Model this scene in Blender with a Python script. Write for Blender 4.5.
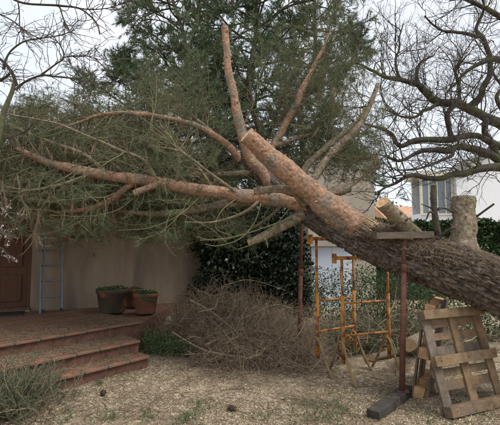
import bpy, math, random
import numpy as np
from mathutils import Vector, Matrix

# ------------------------------------------------------------------ reset
for o in list(bpy.data.objects):
    bpy.data.objects.remove(o, do_unlink=True)
scene = bpy.context.scene
COL = scene.collection
rng = np.random.default_rng(11)
random.seed(5)

# ------------------------------------------------------------------ camera
F = 410.0                       # focal length in photo pixels (photo 500 x 425)
PITCH = math.atan(32.5 / F)     # horizon at photo row 245
CAMH = 1.6
cam_d = bpy.data.cameras.new('camera')
cam_d.sensor_fit = 'HORIZONTAL'
cam_d.sensor_width = 36.0
cam_d.lens = 36.0 * F / 500.0
cam_d.clip_start = 0.05
cam_d.clip_end = 1500
cam = bpy.data.objects.new('camera', cam_d)
COL.objects.link(cam)
cam.location = (0, 0, CAMH)
cam.rotation_euler = (math.radians(90) + PITCH, 0, 0)
scene.camera = cam

# ------------------------------------------------------------------ sky + sun (overcast)
SUN_EL, SUN_AZ = math.radians(56), math.radians(118)
world = bpy.data.worlds.new('World')
scene.world = world
world.use_nodes = True
wn, wl = world.node_tree.nodes, world.node_tree.links
wn.clear()
w_out = wn.new('ShaderNodeOutputWorld')
w_bg = wn.new('ShaderNodeBackground')
w_bg.inputs['Strength'].default_value = 0.1
w_sky = wn.new('ShaderNodeTexSky')
w_sky.sky_type = 'NISHITA'
w_sky.sun_disc = False
w_sky.sun_elevation = SUN_EL
w_sky.sun_rotation = SUN_AZ
w_mix = wn.new('ShaderNodeMix'); w_mix.data_type = 'RGBA'
w_mix.inputs[0].default_value = 0.93          # closed cloud deck over the clear sky
w_tc = wn.new('ShaderNodeTexCoord')
w_no = wn.new('ShaderNodeTexNoise')
w_no.inputs['Scale'].default_value = 2.2
w_no.inputs['Detail'].default_value = 4
w_no.inputs['Roughness'].default_value = 0.5
w_cr = wn.new('ShaderNodeValToRGB')
w_cr.color_ramp.elements[0].position = 0.3
w_cr.color_ramp.elements[0].color = (5.6, 6.1, 6.9, 1)
w_cr.color_ramp.elements[1].position = 0.7
w_cr.color_ramp.elements[1].color = (7.0, 7.3, 7.8, 1)
wl.new(w_tc.outputs['Generated'], w_no.inputs['Vector'])
wl.new(w_no.outputs['Fac'], w_cr.inputs['Fac'])
wl.new(w_sky.outputs['Color'], w_mix.inputs[6])
wl.new(w_cr.outputs['Color'], w_mix.inputs[7])
wl.new(w_mix.outputs[2], w_bg.inputs['Color'])
wl.new(w_bg.outputs['Background'], w_out.inputs['Surface'])

sun_d = bpy.data.lights.new('sun', 'SUN')
sun_d.energy = 2.0
sun_d.angle = math.radians(30)
sun_d.color = (1.0, 0.96, 0.90)
sun = bpy.data.objects.new('sun', sun_d)
COL.objects.link(sun)
sd = Vector((math.sin(SUN_AZ) * math.cos(SUN_EL), math.cos(SUN_AZ) * math.cos(SUN_EL), math.sin(SUN_EL)))
sun.rotation_euler = sd.to_track_quat('Z', 'Y').to_euler()

scene.render.engine = 'CYCLES'
scene.view_settings.view_transform = 'Standard'
scene.view_settings.look = 'None'
scene.view_settings.exposure = 0.65
scene.view_settings.gamma = 1.0
scene.view_settings.use_curve_mapping = False
scene.cycles.max_bounces = 3
scene.cycles.diffuse_bounces = 2

# ------------------------------------------------------------------ maths helpers
def at(px, py, Y):
    """photo pixel + distance along world y -> world point"""
    dx = (px - 250.0) / F
    up = (212.5 - py) / F
    y = math.cos(PITCH) - up * math.sin(PITCH)
    z = math.sin(PITCH) + up * math.cos(PITCH)
    s = Y / y
    return np.array((dx * s, Y, CAMH + z * s))

def on(px, py, z0=0.0):
    """photo pixel on the level z0 -> world point"""
    dx = (px - 250.0) / F
    up = (212.5 - py) / F
    y = math.cos(PITCH) - up * math.sin(PITCH)
    z = math.sin(PITCH) + up * math.cos(PITCH)
    s = (z0 - CAMH) / z
    return np.array((dx * s, y * s, z0))

def norm(v):
    return v / np.maximum(np.linalg.norm(v, axis=-1, keepdims=True), 1e-9)

def _hash(i, j, k):
    h = (i.astype(np.int64) * 374761393 + j.astype(np.int64) * 668265263 + k.astype(np.int64) * 2147483647) & 0x7fffffff
    h = ((h ^ (h >> 13)) * 1274126177) & 0x7fffffff
    return ((h ^ (h >> 16)) & 0xffff) / 65535.0

def vnoise(p):
    p = np.asarray(p, float)
    i = np.floor(p).astype(np.int64)
    f = p - i
    u = f * f * (3 - 2 * f)
    r = 0
    for a in (0, 1):
        for b in (0, 1):
            for c in (0, 1):
                w = (u[..., 0] if a else 1 - u[..., 0]) * (u[..., 1] if b else 1 - u[..., 1]) * (u[..., 2] if c else 1 - u[..., 2])
                r = r + w * _hash(i[..., 0] + a, i[..., 1] + b, i[..., 2] + c)
    return r

def fbm(p, o=3):
    s, a, t = 0, 0.5, 0
    p = np.asarray(p, float)
    for k in range(o):
        s = s + a * vnoise(p * (2 ** k) + 17.3 * k)
        t += a
        a *= 0.5
    return s / t

def ground_z(x, y):
    x = np.asarray(x, float); y = np.asarray(y, float)
    p = np.stack([x * 0.9, y * 0.9, np.zeros_like(x)], -1)
    q = np.stack([x * 5, y * 5, np.zeros_like(x) + 3], -1)
    return (fbm(p, 2) - 0.5) * 0.07 + (vnoise(q) - 0.5) * 0.022

def catmull(P, n):
    P = np.asarray(P, float)
    P = np.vstack([2 * P[0] - P[1], P, 2 * P[-1] - P[-2]])
    m = len(P) - 3
    t = np.linspace(0, m - 1e-6, n)
    i = t.astype(int); f = (t - i)[:, None]
    a, b, c, d = P[i], P[i + 1], P[i + 2], P[i + 3]
    return 0.5 * (2 * b + (c - a) * f + (2 * a - 5 * b + 4 * c - d) * f ** 2 + (3 * b - a - 3 * c + d) * f ** 3)

# ------------------------------------------------------------------ object helpers
def props(o, label=None, cat=None, group=None, kind=None):
    if label: o['label'] = label
    if cat: o['category'] = cat
    if group: o['group'] = group
    if kind: o['kind'] = kind
    return o

def adopt(o, parent):
    if parent is not None:
        o.parent = parent
        if parent.parent is None:
            o.matrix_parent_inverse = parent.matrix_basis.inverted()
        else:
            g = parent.parent
            gw = g.matrix_basis
            pw = gw @ parent.matrix_parent_inverse @ parent.matrix_basis
            o.matrix_parent_inverse = pw.inverted()

def thing(name, loc, label, cat, group=None, kind=None):
    o = bpy.data.objects.new(name, None)
    o.empty_display_size = 0.1
    COL.objects.link(o)
    o.location = [float(c) for c in loc]
    o.matrix_basis = Matrix.Translation(o.location)
    return props(o, label, cat, group, kind)

def arr_mesh(name, V, loops, sizes, smooth=True, attrs=None):
    me = bpy.data.meshes.new(name)
    V = np.ascontiguousarray(V, np.float32)
    loops = np.ascontiguousarray(loops, np.int32).ravel()
    sizes = np.ascontiguousarray(sizes, np.int32)
    me.vertices.add(len(V)); me.vertices.foreach_set('co', V.ravel())
    me.loops.add(len(loops)); me.loops.foreach_set('vertex_index', loops)
    me.polygons.add(len(sizes))
    st = np.zeros(len(sizes), np.int32); st[1:] = np.cumsum(sizes)[:-1]
    me.polygons.foreach_set('loop_start', st)
    me.polygons.foreach_set('loop_total', sizes)
    me.polygons.foreach_set('use_smooth', np.full(len(sizes), smooth))
    me.update(calc_edges=True)
    for k, a in (attrs or {}).items():
        at_ = me.attributes.new(k, 'FLOAT', 'POINT')
        at_.data.foreach_set('value', np.ascontiguousarray(a, np.float32))
    return me

def link(name, me, mat, parent=None, **kw):
    o = bpy.data.objects.new(name, me)
    COL.objects.link(o)
    if mat is not None and len(me.materials) == 0:
        me.materials.append(mat)
    adopt(o, parent)
    return props(o, **kw)

def put(name, G, mat, parent=None, smooth=True, **kw):
    V, L, S, A = G
    return link(name, arr_mesh(name, V, L, S, smooth, A), mat, parent, **kw)

def join(*Gs):
    Vs, Ls, Ss, As, n = [], [], [], {}, 0
    for V, L, S, A in Gs:
        Vs.append(V); Ls.append(np.asarray(L).ravel() + n); Ss.append(S); n += len(V)
        for k, a in (A or {}).items():
            As.setdefault(k, []).append(a)
    As = {k: np.concatenate(v) for k, v in As.items() if sum(len(q) for q in v) == n}
    return np.vstack(Vs), np.concatenate(Ls), np.concatenate(Ss), As

def tubes(P, R, sides=3, tint=None, caps=False):
    """P (M,K,3) R (M,K) -> geometry of M tubes"""
    P = np.asarray(P, float); R = np.asarray(R, float)
    M, K, _ = P.shape
    T = norm(np.gradient(P, axis=1))
    mt = np.abs(T.mean(axis=1))
    ref = np.zeros((M, 3)); ref[np.arange(M), np.argmin(mt, axis=1)] = 1
    N = norm(np.cross(T, ref[:, None, :])); B = np.cross(T, N)
    a = np.linspace(0, 2 * np.pi, sides, endpoint=False)
    ring = N[:, :, None, :] * np.cos(a)[None, None, :, None] + B[:, :, None, :] * np.sin(a)[None, None, :, None]
    V = (P[:, :, None, :] + ring * R[:, :, None, None]).reshape(-1, 3)
    base = (np.arange(M) * K * sides)[:, None, None]
    k = (np.arange(K - 1) * sides)[None, :, None]
    s = np.arange(sides)[None, None, :]; s2 = (s + 1) % sides
    Fq = np.stack([base + k + s, base + k + s2, base + k + sides + s2, base + k + sides + s], -1).reshape(-1, 4)
    L = Fq.ravel(); S = np.full(len(Fq), 4)
    if caps:
        c0 = (base[:, 0, :] + np.arange(sides)[None, ::-1])
        c1 = (base[:, 0, :] + (K - 1) * sides + np.arange(sides)[None, :])
        L = np.concatenate([L, c0.ravel(), c1.ravel()])
        S = np.concatenate([S, np.full(2 * M, sides)])
    A = {}
    if tint is not None:
        A['tint'] = np.repeat(np.asarray(tint, float), K * sides)
    return V, L, S, A

def grow(start, d, length, K=5, wander=0.25, droop=0.0, curl=0.0):
    M = len(start)
    P = np.zeros((M, K, 3)); P[:, 0] = start
    d = norm(np.asarray(d, float)); length = np.broadcast_to(np.asarray(length, float), (M,))
    bend = rng.normal(size=(M, 3)) * curl
    droop = np.broadcast_to(np.asarray(droop, float), (M,))
    for k in range(1, K):
        d = d + rng.normal(size=(M, 3)) * wander + bend
        d[:, 2] -= droop
        d = norm(d)
        P[:, k] = P[:, k - 1] + d * (length / (K - 1))[:, None]
    return P

def sprout(P, n, lo=0.15, hi=1.0, ang=(30, 75), up=0.0, weights=None, flat=0.0):
    """n child starts on the paths P, returns start, direction, parent index, t"""
    M, K, _ = P.shape
    if weights is not None:
        weights = weights / weights.sum()
    idx = rng.choice(M, n, p=weights)
    t = rng.uniform(lo, hi, n) * (K - 1)
    k = np.minimum(t.astype(int), K - 2); f = (t - k)[:, None]
    a, b = P[idx, k], P[idx, k + 1]
    T = norm(b - a)
    r = rng.normal(size=(n, 3)); r[:, 2] *= (1 - flat)
    r = norm(r - (r * T).sum(1, keepdims=True) * T)
    th = np.radians(rng.uniform(ang[0], ang[1], n))[:, None]
    d = T * np.cos(th) + r * np.sin(th)
    d[:, 2] += up
    return a + (b - a) * f, norm(d), idx, t / (K - 1)

def taper(n, K, r0, r1):
    r0 = np.broadcast_to(np.asarray(r0, float), (n,))
    return r0[:, None] * np.linspace(1, 0, K)[None, :] + r1 * np.linspace(0, 1, K)[None, :]

def needles(P, per, length, width, lo=0.3, spread=0.75):
    """single thin triangles along the twigs"""
    M, K, _ = P.shape
    n = M * per
    idx = np.repeat(np.arange(M), per)
    t = rng.uniform(lo, 1.0, n) * (K - 1) * 0.9999
    k = t.astype(int); f = (t - k)[:, None]
    a, b = P[idx, k], P[idx, np.minimum(k + 1, K - 1)]
    p = a + (b - a) * f
    d = norm(norm(b - a) + rng.normal(size=(n, 3)) * spread)
    side = norm(np.cross(d, rng.normal(size=(n, 3)))) * (width / 2)
    L = (length * rng.uniform(0.6, 1.15, n))[:, None]
    V = np.stack([p - side, p + side, p + d * L], 1).reshape(-1, 3)
    tint = np.repeat(np.clip(rng.normal(0.5, 0.2, M), 0, 1), per * 3)
    return V, np.arange(3 * n), np.full(n, 3), {'tint': tint}

def leaves(C, size, width=0.6, up=0.3, tint=None, outward=None):
    """folded two-triangle leaves at the points C"""
    n = len(C)
    d = rng.normal(size=(n, 3)); d[:, 2] -= 0.2
    if outward is not None:
        d = d + outward
    d = norm(d)
    nrm = rng.normal(size=(n, 3)); nrm[:, 2] += up * 3
    s = norm(np.cross(d, nrm)); nn = np.cross(s, d)
    sz = (size * rng.uniform(0.6, 1.25, n))[:, None]
    a = C; b = C + d * sz
    m = C + d * sz * 0.45 - nn * sz * 0.08
    l = m + s * sz * width * 0.5 + nn * sz * 0.12
    r = m - s * sz * width * 0.5 + nn * sz * 0.12
    V = np.stack([a, l, b, r], 1).reshape(-1, 3)
    o = (np.arange(n) * 4)[:, None]
    L = np.hstack([o + 0, o + 2, o + 1, o + 0, o + 3, o + 2]).ravel()
    tint = rng.uniform(0, 1, n) if tint is None else tint
    return V, L, np.full(2 * n, 3), {'tint': np.repeat(tint, 4)}

BOXF = np.array([[0, 2, 3, 1], [4, 5, 7, 6], [0, 1, 5, 4], [2, 6, 7, 3], [0, 4, 6, 2], [1, 3, 7, 5]])
def box(lo, hi, M=None):
    lo = np.asarray(lo, float); hi = np.asarray(hi, float)
    V = np.array([[(lo, hi)[i][0], (lo, hi)[j][1], (lo, hi)[k][2]] for k in (0, 1) for j in (0, 1) for i in (0, 1)])
    if M is not None:
        V = np.array([M @ Vector(v) for v in V])
    return V, BOXF.ravel(), np.full(6, 4), {}

def bevel_me(me, w, seg=2):
    import bmesh
    bm = bmesh.new(); bm.from_mesh(me)
    bmesh.ops.bevel(bm, geom=bm.edges[:], offset=w, segments=seg, affect='EDGES', profile=0.6)
    bm.to_mesh(me); bm.free()
    return me

def bbox_obj(name, lo, hi, mat, parent=None, M=None, bev=0.004, rough=0.0, **kw):
    """a bevelled, slightly irregular timber / slab"""
    V, L, S, A = box(lo, hi)
    if rough:
        V = V + rng.normal(size=V.shape) * rough
    if M is not None:
        V = np.array([M @ Vector(v) for v in V])
    me = arr_mesh(name, V, L, S, False)
    if bev:
        bevel_me(me, bev)
    return link(name, me, mat, parent, **kw)

def frame(origin, u, w):
    """matrix with x along u, z along w"""
    u = Vector(u).normalized(); w = Vector(w)
    w = (w - u * w.dot(u)).normalized()
    n = w.cross(u)
    m = Matrix.Identity(4)
    for i in range(3):
        m[i][0], m[i][1], m[i][2], m[i][3] = u[i], n[i], w[i], origin[i]
    return m

def lathe(prof, seg, c=(0, 0, 0), wob=0.0):
    prof = np.asarray(prof, float); K = len(prof)
    a = np.linspace(0, 2 * np.pi, seg, endpoint=False)
    V = np.zeros((K, seg, 3))
    V[:, :, 0] = prof[:, 0:1] * np.cos(a); V[:, :, 1] = prof[:, 0:1] * np.sin(a); V[:, :, 2] = prof[:, 1:2]
    V = V.reshape(-1, 3)
    if wob:
        V += (fbm(V * 6, 2) - 0.5)[:, None] * wob
    V += np.asarray(c)
    k = (np.arange(K - 1) * seg)[:, None]; s = np.arange(seg)[None, :]; s2 = (s + 1) % seg
    Fq = np.stack([k + s, k + s2, k + seg + s2, k + seg + s], -1).reshape(-1, 4)
    return V, Fq.ravel(), np.full(len(Fq), 4), {}

# ------------------------------------------------------------------ materials
def mat(name, c1, c2, scale=8.0, rough=0.85, bump=0.0, bscale=None, c3=None, s3=1.5, t3=(0.5, 0.68),
        tint=False, stretch=None, spec=0.3, metal=0.0, detail=6, trans=0.0, flake=0.0, fmix=0.5):
    m = bpy.data.materials.new(name); m.use_nodes = True
    n, l = m.node_tree.nodes, m.node_tree.links
    b = n['Principled BSDF']
    b.inputs['Roughness'].default_value = rough
    b.inputs['Specular IOR Level'].default_value = spec
    b.inputs['Metallic'].default_value = metal
    tc = n.new('ShaderNodeTexCoord')
    mp = n.new('ShaderNodeMapping')
    if stretch: mp.inputs['Scale'].default_value = stretch
    l.new(tc.outputs['Object'], mp.inputs['Vector'])
    if tint:
        av = n.new('ShaderNodeAttribute'); av.attribute_name = 'tint'
        fac = av.outputs['Fac']
    else:
        no = n.new('ShaderNodeTexNoise')
        no.inputs['Scale'].default_value = scale
        no.inputs['Detail'].default_value = detail
        no.inputs['Roughness'].default_value = 0.62
        l.new(mp.outputs['Vector'], no.inputs['Vector'])
        r = n.new('ShaderNodeMapRange')
        r.inputs[1].default_value = 0.32; r.inputs[2].default_value = 0.68
        l.new(no.outputs['Fac'], r.inputs[0])
        fac = r.outputs[0]
    mx = n.new('ShaderNodeMix'); mx.data_type = 'RGBA'
    mx.inputs[6].default_value = (*c1, 1); mx.inputs[7].default_value = (*c2, 1)
    l.new(fac, mx.inputs[0])
    col = mx.outputs[2]
    if c3:
        n3 = n.new('ShaderNodeTexNoise')
        n3.inputs['Scale'].default_value = s3; n3.inputs['Detail'].default_value = 5
        l.new(mp.outputs['Vector'], n3.inputs['Vector'])
        r3 = n.new('ShaderNodeMapRange')
        r3.inputs[1].default_value = t3[0]; r3.inputs[2].default_value = t3[1]
        l.new(n3.outputs['Fac'], r3.inputs[0])
        m3 = n.new('ShaderNodeMix'); m3.data_type = 'RGBA'
        m3.inputs[7].default_value = (*c3, 1)
        l.new(r3.outputs[0], m3.inputs[0]); l.new(col, m3.inputs[6])
        col = m3.outputs[2]
    vor = None
    if flake:
        vw = n.new('ShaderNodeTexNoise'); vw.inputs['Scale'].default_value = flake * 0.6
        l.new(mp.outputs['Vector'], vw.inputs['Vector'])
        va = n.new('ShaderNodeMix'); va.data_type = 'VECTOR'; va.inputs[0].default_value = 0.06
        l.new(mp.outputs['Vector'], va.inputs[4]); l.new(vw.outputs['Color'], va.inputs[5])
        vor = n.new('ShaderNodeTexVoronoi'); vor.inputs['Scale'].default_value = flake
        l.new(va.outputs[1], vor.inputs['Vector'])
        sp = n.new('ShaderNodeSeparateColor'); l.new(vor.outputs['Color'], sp.inputs[0])
        r5 = n.new('ShaderNodeMapRange'); r5.inputs[3].default_value = 1 - fmix; r5.inputs[4].default_value = 1 + fmix * 0.7
        l.new(sp.outputs[0], r5.inputs[0])
        vm = n.new('ShaderNodeVectorMath'); vm.operation = 'SCALE'
        l.new(col, vm.inputs[0]); l.new(r5.outputs[0], vm.inputs['Scale'])
        col = vm.outputs[0]
    l.new(col, b.inputs['Base Color'])
    if bump:
        nb = n.new('ShaderNodeTexNoise')
        nb.inputs['Scale'].default_value = bscale or scale * 3
        nb.inputs['Detail'].default_value = 6
        l.new(mp.outputs['Vector'], nb.inputs['Vector'])
        bp = n.new('ShaderNodeBump')
        bp.inputs['Strength'].default_value = bump; bp.inputs['Distance'].default_value = 0.02
        hgt_ = nb.outputs['Fac']
        if vor is not None:
            ad = n.new('ShaderNodeMath'); ad.operation = 'MULTIPLY_ADD'; ad.inputs[1].default_value = 0.7
            l.new(sp.outputs[0], ad.inputs[0]); l.new(nb.outputs['Fac'], ad.inputs[2])
            hgt_ = ad.outputs[0]
        l.new(hgt_, bp.inputs['Height'])
        l.new(bp.outputs['Normal'], b.inputs['Normal'])
    if trans:
        out = n['Material Output']
        tr = n.new('ShaderNodeBsdfTranslucent'); ms = n.new('ShaderNodeMixShader')
        ms.inputs[0].default_value = trans
        l.new(col, tr.inputs['Color'])
        l.new(b.outputs[0], ms.inputs[1]); l.new(tr.outputs[0], ms.inputs[2])
        l.new(ms.outputs[0], out.inputs['Surface'])
    return m

MAT = dict(
    ground=mat('ground_litter', (0.235, 0.18, 0.118), (0.69, 0.575, 0.405), 34, 0.95, 1.0, 45, c3=(0.18, 0.14, 0.092), s3=1.3, t3=(0.50, 0.66), detail=10),
    chip=mat('wood_chips', (0.28, 0.205, 0.13), (0.76, 0.64, 0.46), tint=True, rough=0.9),
    straw=mat('dry_needle_litter', (0.12, 0.08, 0.05), (0.36, 0.27, 0.17), tint=True, rough=0.9),
    grass=mat('grass_blades', (0.035, 0.075, 0.02), (0.10, 0.17, 0.05), tint=True, rough=0.7, trans=0.2),
    bark=mat('pine_bark', (0.070, 0.054, 0.043), (0.205, 0.166, 0.132), 22, 0.95, 1.0, 50, c3=(0.125, 0.090, 0.066), s3=6, t3=(0.5, 0.7), detail=9, flake=26, fmix=0.4),
    redbark=mat('flaky_red_bark', (0.26, 0.145, 0.092), (0.46, 0.29, 0.19), 18, 0.9, 0.9, 60, c3=(0.25, 0.20, 0.155), s3=5, t3=(0.48, 0.64), detail=9, flake=42, fmix=0.30),
    greybark=mat('mossy_stem_bark', (0.15, 0.115, 0.08), (0.33, 0.26, 0.185), 16, 0.95, 0.8, 60, c3=(0.17, 0.165, 0.085), s3=5, detail=9, flake=40, fmix=0.35),
    twig=mat('pine_twigs', (0.13, 0.095, 0.065), (0.20, 0.20, 0.10), tint=True, rough=0.9),
    needle=mat('pine_needles_dull', (0.130, 0.108, 0.064), (0.070, 0.122, 0.056), tint=True, rough=0.8),
    deadneedle=mat('dead_hanging_needles', (0.19, 0.13, 0.09), (0.36, 0.27, 0.19), tint=True, rough=0.9),
    farneedle=mat('pine_needles_green', (0.065, 0.100, 0.056), (0.140, 0.190, 0.100), tint=True, rough=0.8),
    cut=mat('sawn_wood', (0.50, 0.30, 0.15), (0.68, 0.47, 0.27), tint=True, rough=0.8),
    torn=mat('torn_wood', (0.32, 0.22, 0.12), (0.52, 0.39, 0.24), 30, 0.9, 0.6, 70),
    oak=mat('mossy_oak_bark', (0.040, 0.034, 0.028), (0.088, 0.073, 0.058), 14, 0.95, 0.7, 50, c3=(0.068, 0.078, 0.028), s3=3.0, t3=(0.5, 0.64)),
    oaktwig=mat('bare_twigs', (0.075, 0.062, 0.052), (0.15, 0.125, 0.105), tint=True, rough=0.95),
    paletwig=mat('pale_green_shoot', (0.14, 0.145, 0.07), (0.25, 0.245, 0.13), 30, 0.9, 0.2),
    moss=mat('mossy_pale_bark', (0.09, 0.085, 0.055), (0.16, 0.16, 0.075), 18, 0.95, 0.5, 60),
    blossom=mat('white_blossom_buds', (0.42, 0.33, 0.31), (0.66, 0.60, 0.57), tint=True, rough=0.7),
    brush=mat('dry_brown_brush', (0.125, 0.086, 0.058), (0.43, 0.335, 0.225), tint=True, rough=0.95),
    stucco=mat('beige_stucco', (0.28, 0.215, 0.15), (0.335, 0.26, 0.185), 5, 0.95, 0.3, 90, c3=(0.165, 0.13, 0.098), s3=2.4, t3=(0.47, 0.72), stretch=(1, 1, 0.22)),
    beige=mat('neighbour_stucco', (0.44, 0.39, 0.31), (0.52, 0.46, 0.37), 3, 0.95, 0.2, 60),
    white=mat('white_render', (0.78, 0.79, 0.82), (0.84, 0.85, 0.87), 2, 0.9, 0.1, 40),
    bluewhite=mat('pale_blue_panel', (0.72, 0.78, 0.88), (0.76, 0.81, 0.90), 1.5, 0.6),
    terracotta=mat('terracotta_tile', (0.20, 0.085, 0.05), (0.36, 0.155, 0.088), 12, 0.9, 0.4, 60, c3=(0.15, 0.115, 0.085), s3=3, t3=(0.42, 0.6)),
    rooftile=mat('weathered_roof_tile', (0.20, 0.12, 0.08), (0.33, 0.20, 0.13), 6, 0.9, 0.3, 40, c3=(0.12, 0.11, 0.08), s3=3),
    farroof=mat('orange_roof_tile', (0.42, 0.22, 0.13), (0.55, 0.31, 0.19), 3, 0.9),
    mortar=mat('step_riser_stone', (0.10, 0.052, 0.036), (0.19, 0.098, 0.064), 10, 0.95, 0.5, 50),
    door=mat('stained_wood_door', (0.075, 0.032, 0.016), (0.12, 0.052, 0.025), 12, 0.6, 0.3, 40, stretch=(1, 1, 0.12)),
    alu=mat('dull_aluminium', (0.15, 0.17, 0.18), (0.23, 0.25, 0.26), 10, 0.55, metal=0.3),
    pot=mat('terracotta_pot', (0.15, 0.06, 0.036), (0.23, 0.10, 0.056), 7, 0.9, 0.3, 50, c3=(0.08, 0.066, 0.045), s3=5, t3=(0.45, 0.65)),
    potdark=mat('mossy_pot', (0.05, 0.042, 0.028), (0.09, 0.064, 0.04), 6, 0.95, 0.3, 50, c3=(0.30, 0.12, 0.065), s3=4, t3=(0.56, 0.66)),
    soil=mat('soil', (0.035, 0.028, 0.02), (0.08, 0.06, 0.04), 30, 0.95, 0.8, 60),
    leaf=mat('green_leaves', (0.030, 0.060, 0.018), (0.085, 0.135, 0.045), tint=True, rough=0.5, trans=0.2),
    ivy=mat('dark_glossy_ivy', (0.010, 0.020, 0.008), (0.028, 0.048, 0.018), tint=True, rough=0.36, spec=0.5),
    herb=mat('grey_green_herb', (0.042, 0.058, 0.030), (0.105, 0.122, 0.066), tint=True, rough=0.8),
    bright=mat('bright_green_leaves', (0.048, 0.082, 0.028), (0.115, 0.165, 0.066), tint=True, rough=0.55),
    hedge=mat('hedge_leaves', (0.020, 0.046, 0.014), (0.055, 0.100, 0.028), tint=True, rough=0.45, spec=0.4),
    farleaf=mat('far_tree_leaves', (0.055, 0.075, 0.050), (0.10, 0.125, 0.08), tint=True, rough=0.8),
    rust=mat('rust_orange_paint', (0.43, 0.175, 0.033), (0.55, 0.245, 0.045), 18, 0.75, 0.3, 60, c3=(0.16, 0.068, 0.04), s3=12, t3=(0.43, 0.6)),
    rustdark=mat('dark_rusty_steel', (0.105, 0.045, 0.030), (0.185, 0.080, 0.050), 16, 0.85, 0.4, 70, c3=(0.07, 0.038, 0.03), s3=8),
    rustdull=mat('dull_worn_legs', (0.20, 0.145, 0.075), (0.30, 0.20, 0.085), 14, 0.85, 0.3, 60, c3=(0.15, 0.10, 0.07), s3=6),
    wood=mat('pallet_wood', (0.125, 0.080, 0.044), (0.29, 0.195, 0.11), 9, 0.9, 0.6, 60, c3=(0.115, 0.092, 0.072), s3=3.5, t3=(0.46, 0.66), detail=9),
    woodgrey=mat('weathered_grey_wood', (0.10, 0.078, 0.06), (0.195, 0.155, 0.118), 9, 0.95, 0.5, 60),
    woodcut=mat('pallet_block_wood', (0.36, 0.20, 0.09), (0.50, 0.31, 0.16), 16, 0.9, 0.4, 60),
    sleeper=mat('dark_beam', (0.035, 0.029, 0.025), (0.075, 0.062, 0.052), 10, 0.95, 0.5, 60, c3=(0.13, 0.105, 0.08), s3=5, t3=(0.55, 0.7), stretch=(1, 1, 1)),
    board=mat('weathered_brown_board', (0.085, 0.066, 0.05), (0.165, 0.13, 0.098), 10, 0.95, 0.6, 60, stretch=(0.3, 2, 2)),
    dark=mat('dark_metal', (0.025, 0.022, 0.02), (0.05, 0.045, 0.04), 10, 0.7),
    red=mat('red_cap', (0.42, 0.06, 0.03), (0.50, 0.09, 0.05), 10, 0.6),
    glass=mat('window_glass', (0.10, 0.13, 0.16), (0.15, 0.18, 0.21), 0.7, 0.08, spec=0.9),
    curtain=mat('cream_frame', (0.62, 0.58, 0.46), (0.70, 0.66, 0.54), 3, 0.8),
    stone=mat('pale_boulder', (0.20, 0.185, 0.155), (0.33, 0.31, 0.27), 8, 0.95, 0.6, 40, c3=(0.09, 0.11, 0.05), s3=4),
    cone=mat('pine_cone_scales', (0.045, 0.028, 0.02), (0.10, 0.062, 0.042), 20, 0.9),
)

# ================================================================== GROUND
def build_ground():
    def axis(c, inner, step, far):
        a = np.arange(-inner, inner + 1e-6, step)
        out = inner + np.geomspace(step, far, 26)
        return c + np.concatenate([-out[::-1], a, out])
    xs = axis(0.0, 4.5, 0.07, 600); ys = axis(6.0, 4.0, 0.07, 600)
    X, Y = np.meshgrid(xs, ys)
    w = np.clip(1 - (np.abs(X) - 6) / 20, 0, 1) * np.clip(1 - (np.abs(Y - 6) - 6) / 20, 0, 1)
    Z = ground_z(X, Y) * w
    V = np.stack([X, Y, Z], -1).reshape(-1, 3)
    nx, ny = len(xs), len(ys)
    i, j = np.meshgrid(np.arange(nx - 1), np.arange(ny - 1))
    q = (j * nx + i).ravel()
    Fq = np.stack([q, q + 1, q + nx + 1, q + nx], -1)
    put('ground', (V, Fq.ravel(), np.full(len(Fq), 4), {}), MAT['ground'], kind='structure')
build_ground()

# ================================================================== TERRACE, STEPS
U = Vector((math.cos(math.radians(50)), math.sin(math.radians(50)), 0))
Nn = Vector((U.y, -U.x, 0))            # towards the garden
def un(u, n, z=0.0):
    p = U * u + Nn * n
    return Vector((p.x, p.y, z))

WALL0 = np.array((-4.35, 7.22)); WDIR = np.array((0.906, 0.423))      # house wall base line
def wallp(t, off=0.0, z=0.0):
    p = WALL0 + WDIR * t + np.array((WDIR[1], -WDIR[0])) * off
    return np.array((p[0], p[1], z))

TH = 0.45
LEVELS = [(0.15, -4.59, 3.38, 0.9), (0.30, -4.86, 3.42, 0.4), (TH, -5.34, 3.80, 0.0)]
def prism(poly, z0, z1):
    n = len(poly)
    V = np.array([(p[0], p[1], z0) for p in poly] + [(p[0], p[1], z1) for p in poly])
    L = list(range(n))[::-1] + list(range(n, 2 * n)); S = [n, n]
    for i in range(n):
        j = (i + 1) % n
        L += [i, j, n + j, n + i]; S.append(4)
    return V, np.array(L), np.array(S), {}

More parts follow.
